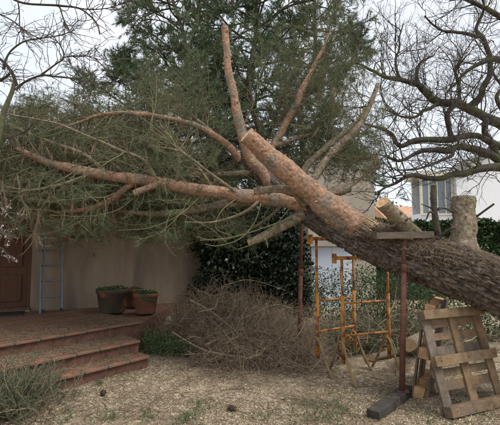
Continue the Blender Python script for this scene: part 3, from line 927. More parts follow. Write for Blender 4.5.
for pts in ([(300, 214, 5.1, 2.6), (275, 226, 4.98, 2.2), (240, 238, 4.92, 1.9), (212, 240, 4.9, 1.6), (197, 236, 4.9, 1.2)],
            [(262, 200, 5.1, 2.2), (255, 222, 4.95, 1.9), (240, 240, 4.9, 1.7), (218, 246, 4.88, 1.4), (205, 244, 4.88, 1.0)],
            [(290, 208, 5.1, 2.2), (270, 232, 4.95, 1.8), (252, 246, 4.92, 1.4), (238, 250, 4.9, 1.0)],
            [(240, 196, 5.1, 2.0), (222, 214, 4.98, 1.7), (216, 228, 4.95, 1.4), (232, 236, 4.93, 1.0)],
            [(205, 192, 5.08, 2.0), (180, 216, 4.98, 1.7), (150, 228, 4.95, 1.4), (118, 230, 4.95, 1.0)],
            [(150, 183, 5.05, 2.0), (120, 208, 4.98, 1.7), (88, 218, 4.95, 1.4), (50, 214, 4.95, 1.0)],
            [(178, 186, 5.05, 2.2), (179, 168, 4.98, 2.0), (175, 148, 4.95, 1.7), (165, 130, 4.95, 1.2)]):
    limb([(a, b + rng.normal(0, 1.5) * (i > 0), c + 0.08 * (i == 0), d * 0.55) for i, (a, b, c, d) in enumerate(pts)], MAT['paletwig'], 26, 6, cut=False, name='green_shoot', keep=False, knob=0.05)
# stubs on the lower trunk
limb([(463, 262, 4.5, 29), (463.5, 242, 4.5, 25), (464, 222, 4.52, 23), (463, 208, 4.54, 22), (463, 197, 4.55, 21.5)], MAT['greybark'], 40, 24, name='upright_stub', keep=False, knob=0.16, label='thick upright sawn stub on the trunk')
limb([(424, 250, 4.75, 19), (410, 231, 4.62, 16.5), (395, 215, 4.5, 15), (381, 202, 4.4, 14)], MAT['greybark'], 40, 18, name='leaning_stub', keep=False, label='leaning stub with a pale cut end')
_, PD, RD = limb([(444, 250, 4.5, 9), (440, 238, 4.48, 6.5), (436, 222, 4.46, 6), (434, 205, 4.45, 6), (434, 186, 4.45, 5.5)], MAT['oak'], 40, 12, name='thin_stub', keep=False, label='thin dark upright stub')
for pts in ([(436, 216, 4.46, 2.5), (430, 212, 4.4, 2), (427, 218, 4.38, 1.6), (424, 223, 4.37, 1)], [(473, 219, 4.5, 3), (480, 214, 4.4, 2.2), (494, 204, 4.3, 2)],
            [(436, 211, 4.46, 2.5), (444, 208, 4.5, 2), (456, 214, 4.55, 1.6)], [(441, 236, 4.46, 3), (448, 230, 4.4, 2.5), (456, 228, 4.36, 1.6)]):
    limb(pts, MAT['oak'], 16, 7, cut=False, name='side_twig', keep=False)

def build_torn():
    # torn strip where the limb left the trunk, and fibre shreds along the top of the trunk
    k0, k1 = 312, 408
    Tt = norm(np.gradient(TP, axis=0))
    m = 900
    k = rng.integers(k0, k1, m); T = Tt[k]
    upv = norm(np.array((0.1, -0.55, 1.0)) - T * (T @ np.array((0.1, -0.55, 1.0)))[:, None]); sd_ = np.cross(T, upv)
    a = rng.normal(0.0, 0.33, m)
    c = TP[k] + (upv * np.cos(a)[:, None] + sd_ * np.sin(a)[:, None]) * (TR[k] * 1.02)[:, None]
    G = grow(c, T + upv * rng.uniform(-0.02, 0.16, m)[:, None] + rng.normal(size=(m, 3)) * 0.09, rng.uniform(0.05, 0.22, m), 4, 0.04)
    put('torn_wood', tubes(G, taper(m, 4, rng.uniform(0.003, 0.009, m), 0.0012), 4, rng.uniform(0, 1, m)), MAT['torn'], TREE, kind='stuff')
    n = 7500
    k = np.clip(rng.normal(251, 76, n), 92, 457).astype(int)
    a = rng.normal(0, 0.75, n)
    T = norm(np.gradient(TP, axis=0))[k]
    upv = norm(np.array((0, -0.25, 1.0)) - T * (T @ np.array((0, -0.25, 1.0)))[:, None])
    sd_ = np.cross(T, upv)
    c = TP[k] + (upv * np.cos(a)[:, None] + sd_ * np.sin(a)[:, None]) * (TR[k] * 0.985)[:, None]
    d = T * rng.normal(0, 1, n)[:, None] + sd_ * rng.normal(0, 1, n)[:, None] + upv * rng.uniform(0, 0.7, n)[:, None]
    G = grow(c, d, rng.uniform(0.03, 0.12, n), 5, 0.14, 0.2)
    put('bark_shreds', tubes(G, np.full((n, 5), 0.0013), 3, rng.uniform(0, 1, n)), MAT['straw'], TREE, kind='stuff')
build_torn()

def build_pine_foliage():
    K0 = 24
    paths = np.stack([catmull(P, K0) for P, R in LIMBS])
    lens = np.linalg.norm(np.diff(paths, axis=1), axis=2).sum(1)
    # secondary branches
    wts = lens.copy(); wts[0] *= 0.05
    my = paths[:, :, 1].mean(1)
    wts *= np.where(my < 5.08, 0.45, np.where(my > 5.5, 1.6, 1.0))
    n1 = 300
    s, d, i1, t1 = sprout(paths, n1, 0.2, 1.0, (35, 80), 0.0, wts)
    d[:, 0] -= 0.25
    d[:, 1] += 0.18
    B1 = grow(s, d, rng.uniform(0.5, 1.35, n1), 9, 0.17, rng.uniform(-0.08, 0.09, n1), 0.06)
    # tertiary
    n2 = 3600
    s, d, i2, t2 = sprout(np.concatenate([B1[:, :, :], catmull_batch(paths, 9)]), n2, 0.1, 1.0, (25, 75), 0.0,
                          np.concatenate([np.full(n1, 1.0), wts * 1.2]))
    d[:, 1] += 0.15
    B2 = grow(s, d, rng.uniform(0.3, 0.95, n2), 8, 0.13, rng.uniform(-0.10, 0.12, n2), 0.12)
    n3 = 15000
    s, d, i3, t3 = sprout(B2, n3, 0.1, 1.0, (20, 65))
    B3 = grow(s, d, rng.uniform(0.10, 0.34, n3), 5, 0.20, rng.uniform(-0.12, 0.14, n3), 0.1)
    def ok(B, zmin):
        # keep the wall, the steps and the view under the trunk open
        tip = B[:, -1]
        low = B[:, :, 2].min(1)
        lim = zmin + (vnoise(B[:, 0] * (2.2, 2.2, 0)) - 0.5) * 0.55 + rng.normal(0, 0.07, len(B))
        lim = np.where(tip[:, 0] > 0.55, 2.05 + 0 * lim, lim)
        # nothing in front of the lower trunk and its stubs
        right = (tip[:, 0] > 1.05) & ~((tip[:, 2] > 2.35) & (tip[:, 0] < 1.8))
        hi = (B[:, :, 2].max(1) - CAMH) / tip[:, 1]
        hlim = np.where(tip[:, 0] / tip[:, 1] < -0.28, 0.36, 0.46) + rng.normal(0, 0.02, len(B)) + (fbm(B[:, 0] * (1.3, 0.6, 0), 2) - 0.5) * 0.22
        hlim = np.where(tip[:, 0] > -0.3, 9.0, hlim)
        return (hi < hlim) & (low > lim) & ~right & (B[:, :, 1].min(1) > 4.1)
    hero = np.concatenate([catmull(P, 60) for P, R in LIMBS if R[len(R) // 2] > 0.026])
    hp_ = hero[:, [0, 2]] - (0, CAMH); hp_ = hp_ / hero[:, 1:2]
    def clear(B, p):
        # the gardeners have cleared the near side of the heavy limbs
        mid = np.concatenate([B[:, B.shape[1] // 2], B[:, -1]])
        q = (mid[:, [0, 2]] - (0, CAMH)) / mid[:, 1:2]
        bad = np.zeros(len(mid), bool)
        for k in range(0, len(mid), 2000):
            dd = np.linalg.norm(q[k:k + 2000, None] - hp_[None], axis=2)
            j = dd.argmin(1)
            bad[k:k + 2000] = (dd.min(1) < 0.019) & (mid[k:k + 2000, 1] < hero[j, 1])
        bad = bad[:len(B)] | bad[len(B):]
        return ~(bad & (rng.uniform(0, 1, len(B)) < p))
    B1, B2, B3 = B1[ok(B1, 1.70)], B2[ok(B2, 1.64)], B3[ok(B3, 1.60)]
    B1, B2, B3 = B1[clear(B1, 0.95)], B2[clear(B2, 0.86)], B3[clear(B3, 0.80)]
    put('branchlets', tubes(B1, taper(len(B1), 9, rng.uniform(0.006, 0.011, len(B1)), 0.0025), 5, np.clip(rng.normal(0.35, 0.2, len(B1)), 0, 1)), MAT['twig'], TREE, kind='stuff')
    G2 = tubes(B2, taper(len(B2), 8, rng.uniform(0.0026, 0.0048, len(B2)), 0.0015), 4, np.clip(rng.normal(0.6, 0.28, len(B2)), 0, 1))
    G3 = tubes(B3, taper(len(B3), 5, rng.uniform(0.0016, 0.0026, len(B3)), 0.001), 3, np.clip(rng.normal(0.55, 0.3, len(B3)), 0, 1))
    put('twigs', join(G2, G3), MAT['twig'], TREE, kind='stuff')
    cl = fbm(B3[:, 2] * 2.1, 2); deep = B3[:, 0, 1] >= 5.6  # deep: hidden rear layer, needles added denser to shade wall and gaps
    tuft = cl > 0.46
    N = join(needles(B3[tuft & ~deep], 34, 0.085, 0.0036, 0.3, 0.55), needles(B3[~tuft & ~deep], 4, 0.085, 0.0034, 0.5, 0.6),
             needles(B3[deep & (cl > 0.42)], 34, 0.085, 0.0042, 0.2, 0.7), needles(B2[fbm(B2[:, 4] * 2.1, 2) > 0.5], 16, 0.085, 0.0036, 0.65, 0.6))
    put('needles', N, MAT['needle'], TREE, smooth=False, kind='stuff')
    # hanging dead tassels at the far left and below
    m = 1100
    j = rng.choice(len(B2), m * 4)
    c = B2[j, 5]
    keep = (c[:, 0] < -1.4) & (rng.uniform(0, 1, len(c)) < np.clip((-c[:, 0] - 1.4) / 1.4, 0.05, 1)) & (c[:, 2] < 3.0)
    c = c[keep][:m]
    D = grow(c, np.tile((0, 0, -1.0), (len(c), 1)) + rng.normal(size=(len(c), 3)) * 0.25, rng.uniform(0.08, 0.22, len(c)), 4, 0.12, 0.2)
    D = D[D[:, :, 2].min(1) > 1.62]
    put('dead_needles', needles(D, 26, 0.10, 0.0034, 0.0, 0.13), MAT['deadneedle'], TREE, smooth=False, kind='stuff')
def catmull_batch(paths, K):
    return np.stack([catmull(p, K) for p in paths])
build_pine_foliage()

# ================================================================== BRUSH HEAP
def build_brush():
    c = at(232, 330, 6.4)
    hp = thing('brush_heap', (c[0], 6.3, 0), 'tangled heap of dry brown branches and twigs in front of the ivy hedge', 'brush heap')
    LOB = [(-0.45, 6.75, 0.8, 0.8, 0.80), (0.15, 6.6, 0.7, 0.8, 0.52), (0.65, 6.4, 0.5, 0.7, 0.34), (-1.05, 7.0, 0.6, 0.6, 0.42), (-0.05, 5.85, 0.75, 0.6, 0.36), (0.45, 5.75, 0.6, 0.5, 0.24)]
    def hgt(x, y):
        h = 0
        for cx, cy, rx, ry, hh in LOB:
            h = np.maximum(h, np.clip(1 - ((x - cx) / rx) ** 2 - ((y - cy) / ry) ** 2, 0, 1) ** 0.7 * hh)
        return h + 0.04
    n = 5600
    li = rng.choice(len(LOB), n, p=[0.27, 0.22, 0.14, 0.12, 0.16, 0.09]); lb = np.array(LOB)[li]
    x = lb[:, 0] + rng.normal(0, 0.55, n) * lb[:, 2]; y = lb[:, 1] + rng.normal(0, 0.5, n) * lb[:, 3]
    h = hgt(x, y); z = ground_z(x, y) + h * rng.uniform(0.0, 1.0, n) ** 0.7
    d = rng.normal(size=(n, 3)); d[:, 2] = rng.normal(0.05, 0.42, n)
    P = grow(np.stack([x, y, z], -1), d, rng.uniform(0.18, 0.8, n), 7, 0.22, rng.uniform(-0.05, 0.14, n), 0.14)
    g = ground_z(P[:, :, 0], P[:, :, 1]) + 0.006
    P[:, :, 2] = np.maximum(P[:, :, 2], g)
    keep = (P[:, :, 2].max(1) < 1.28) & (P[:, :, 1].max(1) < 7.9) & (P[:, :, 0].max(1) < 1.3) & (P[:, :, 0].min(1) > -1.8) & ~((P[:, :, 0].min(1) < -0.95) & (P[:, :, 1].min(1) < 6.45))
    P = P[keep]; n = len(P)
    put('twigs', tubes(P, taper(n, 7, 0.0016 + 0.0065 * rng.uniform(0, 1, n) ** 3, 0.0011), 3, np.clip(rng.beta(2, 2.6, n), 0, 1)), MAT['brush'], hp, kind='stuff')
    # fine sprays
    m = 15000
    s, dd, i, t = sprout(P, m, 0.1, 1, (20, 70))
    Q = grow(s, dd, rng.uniform(0.06, 0.22, m), 4, 0.22, 0.06, 0.1)
    Q[:, :, 2] = np.maximum(Q[:, :, 2], ground_z(Q[:, :, 0], Q[:, :, 1]) + 0.004)
    put('fine_twigs', tubes(Q, taper(m, 4, 0.0019, 0.001), 3, np.clip(rng.beta(2, 2.2, m), 0, 1)), MAT['brush'], hp, kind='stuff')
    # a few thicker pale sticks
    for a, b, c_, r in (((190, 300, 6.0), (212, 312, 5.9), (240, 335, 5.75), 0.017), ((198, 312, 5.8), (214, 308, 5.85), (218, 298, 6.0), 0.014),
                        ((232, 340, 5.6), (258, 322, 5.9), (270, 300, 6.2), 0.010), ((260, 352, 5.5), (280, 338, 5.7), (296, 318, 6.0), 0.009),
                        ((172, 332, 5.7), (205, 350, 5.4), (248, 358, 5.3), 0.009), ((225, 285, 6.4), (250, 280, 6.5), (285, 290, 6.6), 0.008), ((205, 345, 5.6), (240, 330, 5.8), (275, 335, 5.7), 0.012), ((245, 318, 6.0), (275, 305, 6.2), (300, 312, 6.3), 0.014), ((215, 330, 5.8), (232, 312, 6.0), (236, 290, 6.3), 0.011), ((180, 322, 6.1), (200, 300, 6.4), (230, 292, 6.5), 0.010)):
        Pp = catmull(np.array([at(*a), at(*b), at(*c_)]), 20)
        Pp[:, 2] = np.maximum(Pp[:, 2], 0.02)
        put('stick', limb_geo(Pp, np.linspace(r, r * 0.5, 20), 7, 0.1), MAT['greybark'], hp)
    kk = 2600
    x = rng.normal(-0.15, 0.6, kk); y = rng.normal(6.2, 0.6, kk)
    sel = hgt(x, y) > 0.05; x, y = x[sel], y[sel]
    C = np.stack([x, y, ground_z(x, y) + hgt(x, y) * rng.uniform(0.1, 1.0, len(x))], -1)
    put('dead_leaves', leaves(C, 0.035, 0.55), MAT['straw'], hp, smooth=False, kind='stuff')
    # old dry needles at the core so the heap is opaque
    k = 45000
    x = rng.normal(-0.2, 0.55, k); y = rng.normal(6.4, 0.5, k); h = hgt(x, y)
    sel = h > 0.05; x, y, h = x[sel], y[sel], h[sel]; k = len(x)
    z = ground_z(x, y) + h * rng.uniform(0, 0.8, k)
    S0 = np.stack([x, y, z], -1)
    D0 = norm(rng.normal(size=(k, 3)) * (1, 1, 0.6)) * 0.06
    put('dry_needles', needles(np.stack([S0, S0 + D0], 1), 1, 0.10, 0.004, 0, 0.4), MAT['brush'], hp, smooth=False, kind='stuff')
build_brush()

def build_branch_pile():
    t = thing('branch_pile', (2.1, 6.6, 0), 'low pile of cut branches on the ground behind the trestles', 'branch pile')
    n = 900
    x = rng.normal(2.0, 0.6, n); y = rng.normal(6.6, 0.35, n)
    z = ground_z(x, y) + np.abs(rng.normal(0.05, 0.14, n))
    d = rng.normal(size=(n, 3)); d[:, 2] = rng.normal(0.05, 0.35, n)
    P = grow(np.stack([x, y, z], -1), d, rng.uniform(0.2, 0.8, n), 7, 0.2, 0.04, 0.12)
    P[:, :, 2] = np.maximum(P[:, :, 2], ground_z(P[:, :, 0], P[:, :, 1]) + 0.008)
    k = (P[:, :, 1].min(1) > 5.75) & (P[:, :, 0].min(1) > 0.9); P = P[k]; n = len(P)
    put('twigs', tubes(P, taper(n, 7, rng.uniform(0.003, 0.012, n), 0.002), 4, np.clip(rng.beta(2, 3, n), 0, 1)), MAT['brush'], t, kind='stuff')
    s_, d_, i_, t_ = sprout(P, 3000, 0.1, 1, (20, 70))
    Q = grow(s_, d_, rng.uniform(0.06, 0.2, 3000), 4, 0.2, 0.03)
    put('needles', needles(Q, 12, 0.08, 0.004, 0.1, 0.7), MAT['needle'], t, smooth=False, kind='stuff')
build_branch_pile()

# ================================================================== SHRUBS, HEDGES, PLANTS
def ell_points(n, c, r, shell=0.55, lump=0.35, freq=2.2, zmin=0.0):
    d = norm(rng.normal(size=(n * 2, 3)))
    q = rng.uniform(shell ** 3, 1, n * 2) ** (1 / 3)
    lumpf = 1 + (fbm(d * freq + np.asarray(c), 2) - 0.5) * 2 * lump
    P = np.asarray(c) + d * np.asarray(r) * (q * lumpf)[:, None]
    ok = P[:, 2] > zmin
    P, d = P[ok][:n], d[ok][:n]
    return P, d

def build_shrub(name, blobs, n, size, m, label, cat, base, width=0.6, shell=0.5, lump=0.35, stems=30, stem_m=None, group=None, zmin=0.02, clip=None):
    t = thing(name, base, label, cat, group)
    Cs, Ds = [], []
    tot = sum(b[1][0] * b[1][1] * b[1][2] for b in blobs) ** 1.0
    for c, r in blobs:
        k = int(n * (r[0] * r[1] * r[2]) / tot)
        P, d = ell_points(k, c, r, shell, lump, zmin=zmin)
        Cs.append(P); Ds.append(d)
    C, D = np.vstack(Cs), np.vstack(Ds)
    if clip is not None:
        k = clip(C); C, D = C[k], D[k]
    put('foliage', leaves(C, size, width, 0.35, None, D * 0.5), m, t, smooth=False, kind='stuff')
    if stems:
        j = rng.choice(len(C), stems)
        e = C[j]; b = np.stack([e[:, 0] * 0.35 + np.asarray(base)[0] * 0.65 + rng.normal(0, 0.05, stems), e[:, 1] * 0.35 + np.asarray(base)[1] * 0.65 + rng.normal(0, 0.05, stems), np.zeros(stems)], -1)
        f = np.linspace(0, 1, 6)[None, :, None]
        P = b[:, None] * (1 - f) + e[:, None] * f + rng.normal(size=(stems, 6, 3)) * 0.02
        P[:, 0, 2] = 0.0
        put('stems', tubes(P, taper(stems, 6, 0.012, 0.003), 4, rng.uniform(0, 1, stems)), stem_m or MAT['brush'], t, kind='stuff')
    return t

# dark ivy hedge behind the brush heap
build_shrub('ivy_hedge', [((-0.45, 8.7, 1.1), (0.6, 0.6, 1.35)), ((-0.85, 8.55, 1.9), (0.5, 0.35, 0.7)), ((-0.8, 8.5, 0.5), (0.45, 0.3, 0.7)), ((-0.2, 8.8, 0.5), (0.85, 0.5, 0.7)), ((0.5, 8.8, 0.5), (0.8, 0.5, 0.7)), ((0.25, 9.25, 1.0), (1.1, 0.3, 1.5)), ((0.1, 8.7, 1.1), (0.9, 0.6, 1.4)), ((0.75, 8.5, 1.0), (0.52, 0.5, 1.25)), ((0.3, 8.9, 2.0), (0.9, 0.5, 0.8)), ((-0.4, 9.0, 2.1), (0.75, 0.5, 0.8))],
            34000, 0.085, MAT['ivy'], 'dark glossy ivy hedge between the house corner and the pale blue panel', 'hedge', (0.0, 8.7, 0), 0.75, 0.35, 0.2, 40)
# shrubs behind the trestles
build_shrub('shrub', [((1.9, 7.6, 0.55), (0.9, 0.6, 0.75)), ((2.8, 7.5, 0.6), (0.8, 0.6, 0.85))], 9000, 0.055, MAT['leaf'],
            'loose green shrub growing behind the trestles and below the trunk', 'shrub', (2.2, 7.6, 0), 0.4, 0.2, 0.4, 60)
build_shrub('shrub', [((1.15, 9.3, 0.5), (0.55, 0.4, 0.8))], 2600, 0.055, MAT['leaf'],
            'leafy shrub in front of the pale blue panel', 'shrub', (1.15, 9.3, 0), 0.45, 0.2, 0.4, 40)
build_shrub('shrub', [((3.6, 7.2, 0.45), (0.9, 0.5, 0.7)), ((4.6, 7.0, 0.4), (0.8, 0.5, 0.6))], 6000, 0.055, MAT['leaf'],
            'green shrub behind the pallets at the right edge', 'shrub', (4.0, 7.1, 0), 0.4, 0.2, 0.4, 40)
# clipped hedge on the right, in front of the white house
def build_hedge():
    t = thing('clipped_hedge', (6.0, 12.3, 0), 'clipped dark green hedge in front of the white house', 'hedge')
    n = 20000
    x = rng.uniform(3.2, 9.0, n); y = rng.uniform(11.9, 12.8, n); z = rng.uniform(0.8, 2.32, n)
    f = rng.integers(0, 3, n)
    y = np.where(f < 2, 11.95 + np.abs(rng.normal(0, 0.10, n)), y)
    z = np.where(f == 2, 2.28 - np.abs(rng.normal(0, 0.08, n)), z)
    C = np.stack([x, y, z], -1)
    C[:, 1] += (fbm(C * 1.6, 2) - 0.5) * 0.5; C[:, 2] += (fbm(C * 1.9 + 9, 2) - 0.5) * 0.30
    put('foliage', leaves(C, 0.10, 0.6, 0.5, None, np.tile((0, -0.6, 0.4), (n, 1))), MAT['hedge'], t, smooth=False, kind='stuff')
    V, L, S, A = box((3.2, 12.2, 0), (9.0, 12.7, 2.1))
    put('hedge_core', (V, L, S, A), MAT['ivy'], t, smooth=False)  # solid dark box filling the hedge behind its leaves
build_hedge()
# green plant by the steps
p = on(156, 357, 0)
build_shrub('green_plant', [((p[0] - 0.05, p[1] + 0.25, 0.12), (0.30, 0.24, 0.22)), ((p[0] + 0.36, p[1] + 0.12, 0.05), (0.45, 0.2, 0.15))], 4200, 0.045, MAT['bright'],
            'bright green low plant at the right end of the steps', 'plant', (p[0], p[1] + 0.2, 0), 0.24, 0.2, 0.6, 16)
p = on(200, 360, 0)
build_shrub('herb_clump', [((p[0] - 0.05, p[1] + 0.25, 0.1), (0.40, 0.3, 0.2))], 2600, 0.04, MAT['herb'],
            'grey-green grassy clump in front of the brush heap', 'plant', (p[0], p[1] + 0.2, 0), 0.14, 0.3, 0.35, 16)
# grey-green bush in the lower left corner
def build_bush():
    b = on(22, 424, 0)
    t = thing('herb_bush', (b[0], b[1] + 0.1, 0), 'wispy grey-green bush at the foot of the steps in the near left corner', 'bush')
    n = 420
    x = rng.normal(b[0] - 0.2, 0.155, n); y = rng.normal(b[1] + 0.25, 0.17, n)
    d = np.stack([(x - b[0]) * 1.6 + rng.normal(0, 0.4, n), (y - b[1] - 0.25) * 1.6 + rng.normal(0, 0.4, n), rng.uniform(0.5, 1.2, n)], -1)
    P = grow(np.stack([x, y, ground_z(x, y)], -1), d, rng.uniform(0.22, 0.50, n), 7, 0.16, 0.03, 0.08)
    put('stems', tubes(P, taper(n, 7, 0.004, 0.0015), 3, rng.uniform(0, 1, n)), MAT['brush'], t, kind='stuff')
    s, dd, i, tt = sprout(P, 2600, 0.15, 1, (20, 60), 0.2)
    Q = grow(s, dd, rng.uniform(0.06, 0.16, 2600), 4, 0.15, 0.0)
    put('twigs', tubes(Q, taper(2600, 4, 0.002, 0.001), 3, rng.uniform(0, 1, 2600)), MAT['brush'], t, kind='stuff')
    put('leaves', needles(Q, 16, 0.032, 0.0045, 0.1, 0.9), MAT['herb'], t, smooth=False, kind='stuff')
build_bush()
# boulder by the steps
def build_boulder():
    c = on(146, 335, 0)
    n1, n2 = 40, 24
    th = np.linspace(0, 2 * np.pi, n1, endpoint=False); ph = np.linspace(0.02, np.pi * 0.62, n2)
    V = np.array([(math.sin(p_) * math.cos(t), math.sin(p_) * math.sin(t), math.cos(p_)) for p_ in ph for t in th])
    V = V * (1 + (fbm(V * 1.7 + 4, 3) - 0.5)[:, None] * 0.6) * (0.36, 0.34, 0.30) + (c[0] + 0.08, c[1] + 0.45, 0.05)
    k = (np.arange(n2 - 1) * n1)[:, None]; s = np.arange(n1)[None]; s2 = (s + 1) % n1
    Fq = np.stack([k + s, k + n1 + s, k + n1 + s2, k + s2], -1).reshape(-1, 4)
    put('boulder', (V, Fq.ravel(), np.full(len(Fq), 4), {}), MAT['stone'], label='rounded pale boulder between the terrace end and the green plant', cat='boulder')
build_boulder()

# ================================================================== TREES
def tree_limbs(t, specs, m, n=60, sides=10, name='limb', knob=0.16, fat=1.0, jag=0.05):
    out = []
    for pts in specs:
        P, R = px_path(pts, n)
        P = P + (np.stack([vnoise(P * 4 + 3), vnoise(P * 4 + 13), vnoise(P * 4 + 23)], -1) - 0.5) * jag
        put(name, limb_geo(P, R * fat, sides, knob, 6.0), m, t)
        out.append(P)
    return out

def build_oak():
    t = thing('bare_oak_tree', (6.9, 8.6, 0), 'bare mossy oak spreading its gnarled limbs in from the right', 'tree', 'bare trees')
    m = MAT['oak']
    Y = 8.0
    trunk = np.array([(6.9, 8.6, -0.1), (6.85, 8.6, 1.2), (6.7, 8.5, 2.4), (6.5, 8.4, 3.4), (6.3, 8.3, 4.4), (6.5, 8.5, 5.6), (6.6, 8.6, 7.2)])
    Q = catmull(trunk, 60)
    put('trunk', limb_geo(Q, np.interp(np.linspace(0, 1, 60), [0, 0.1, 0.5, 1], [0.42, 0.32, 0.26, 0.12]), 18, 0.14, 5), m, t)
    S = [
        [(562, 150, 8.3, 15), (530, 136, 8.1, 12), (500, 124, 8.0, 9.5), (481, 114, 7.9, 8), (458, 104, 7.8, 7.5), (436, 101, 7.7, 7), (426, 94, 7.6, 6), (417, 85, 7.5, 5.5), (404, 80, 7.4, 4.5), (388, 77, 7.3, 3.5), (369, 71, 7.2, 2.5), (352, 60, 7.1, 1.6)],
        [(470, 107, 7.85, 7), (482, 92, 7.9, 5.5), (489, 74, 8.0, 5), (490, 58, 8.0, 4.5), (482, 40, 8.0, 4), (478, 28, 8.0, 3), (484, 10, 8.0, 2.4), (480, -15, 8.0, 1.5)],
        [(530, 66, 8.2, 8), (505, 61, 8.1, 6), (489, 59, 8.0, 5), (470, 70, 7.9, 3), (455, 84, 7.8, 2), (445, 94, 7.7, 1.4)],
        [(545, 40, 8.3, 9), (515, 22, 8.1, 6), (495, 14, 8.0, 5), (478, 6, 7.9, 4), (455, -4, 7.8, 2.5)],
        [(500, 165, 8.0, 6), (492, 146, 7.95, 6), (484, 134, 7.95, 5.5), (486, 120, 7.9, 5.5), (480, 113, 7.9, 5)],
        [(540, 160, 8.1, 8), (515, 151, 8.0, 7), (495, 144, 7.9, 6), (474, 136, 7.8, 5.5), (453, 140, 7.7, 6), (432, 139, 7.6, 5.5), (414, 140, 7.5, 5), (401, 145, 7.45, 4.5), (391, 134, 7.4, 3.5), (380, 128, 7.3, 3), (368, 124, 7.2, 1.8)],
        [(560, 196, 8.3, 13), (525, 175, 8.1, 9.5), (500, 161, 8.0, 8), (484, 152, 7.9, 7.5), (469, 147, 7.8, 6.5), (456, 148, 7.7, 6), (448, 152, 7.6, 5), (422, 150, 7.5, 4), (401, 161, 7.4, 3), (386, 157, 7.3, 2)],
        [(570, 190, 8.3, 13), (530, 172, 8.0, 9), (500, 167, 7.8, 8), (482, 169, 7.7, 7), (466, 173, 7.6, 6), (448, 176, 7.5, 5.5), (430, 178, 7.4, 4.5), (412, 175, 7.3, 4), (396, 183, 7.2, 2.5), (378, 191, 7.1, 1.5)],
        [(453, 139, 7.7, 5), (448, 121, 7.7, 4.5), (448, 110, 7.75, 4.5), (458, 104, 7.8, 5)],
        [(481, 38, 8.0, 3.5), (465, 33, 7.9, 3), (448, 32, 7.8, 2.5), (436, 26, 7.7, 1.8), (425, 16, 7.6, 1.2)],
        [(416, 85, 7.5, 4), (416, 72, 7.5, 3.5), (420, 62, 7.5, 2.5), (432, 56, 7.5, 1.5)],
        [(402, 80, 7.4, 3), (396, 62, 7.4, 2.2), (400, 42, 7.4, 1.6), (403, 25, 7.4, 1)],
        [(440, 101, 7.7, 4), (426, 112, 7.5, 3), (412, 118, 7.4, 2.4), (395, 113, 7.3, 1.6), (380, 108, 7.2, 1)],
        [(460, 105, 7.8, 4), (459, 88, 7.75, 2.6), (457, 70, 7.7, 2), (462, 55, 7.7, 1.2)],
        [(510, 120, 8.0, 5), (497, 100, 8.0, 4), (500, 84, 8.0, 3), (493, 72, 8, 2)],
        [(455, 148, 7.7, 4), (448, 158, 7.4, 3), (430, 166, 7.2, 2.4), (412, 170, 7.1, 1.6), (392, 168, 7, 1)],
    ]
    L = tree_limbs(t, S, m, fat=1.1, jag=0.08)
    Ps = np.stack([catmull(p, 20) for p in L])
    ln = np.linalg.norm(np.diff(Ps, axis=1), axis=2).sum(1)
    n1 = 190
    s, d, i, tt = sprout(Ps, n1, 0.25, 1, (35, 75), 0.45, ln)
    B1 = grow(s, d, rng.uniform(0.5, 1.35, n1), 9, 0.26, -0.03, 0.0)
    put('branches', tubes(B1, taper(n1, 9, rng.uniform(0.007, 0.015, n1), 0.0035), 6), m, t, kind='stuff')
    n2 = 1000
    s, d, i, tt = sprout(np.concatenate([B1, np.stack([catmull(p, 9) for p in L])]), n2, 0.2, 1, (30, 75), 0.3)
    B2 = grow(s, d, rng.uniform(0.25, 0.75, n2), 7, 0.30, -0.05, 0.05)
    n3 = 5000
    s, d, i, tt = sprout(B2, n3, 0.15, 1, (25, 65), 0.2)
    B3 = grow(s, d, rng.uniform(0.10, 0.34, n3), 5, 0.26, -0.04)
    put('twigs', join(tubes(B2, taper(n2, 7, rng.uniform(0.0042, 0.0065, n2), 0.0022), 4, rng.uniform(0, .5, n2)),
                      tubes(B3, taper(n3, 5, 0.0024, 0.0012), 3, rng.uniform(0.2, 1, n3))), MAT['oaktwig'], t, kind='stuff')
    # a clump of clinging dead leaves
    c = at(386, 50, 7.4)
    C = c + rng.normal(size=(60, 3)) * (0.07, 0.07, 0.16)
    put('dead_leaves', leaves(C, 0.045), MAT['straw'], t, smooth=False, kind='stuff')
build_oak()

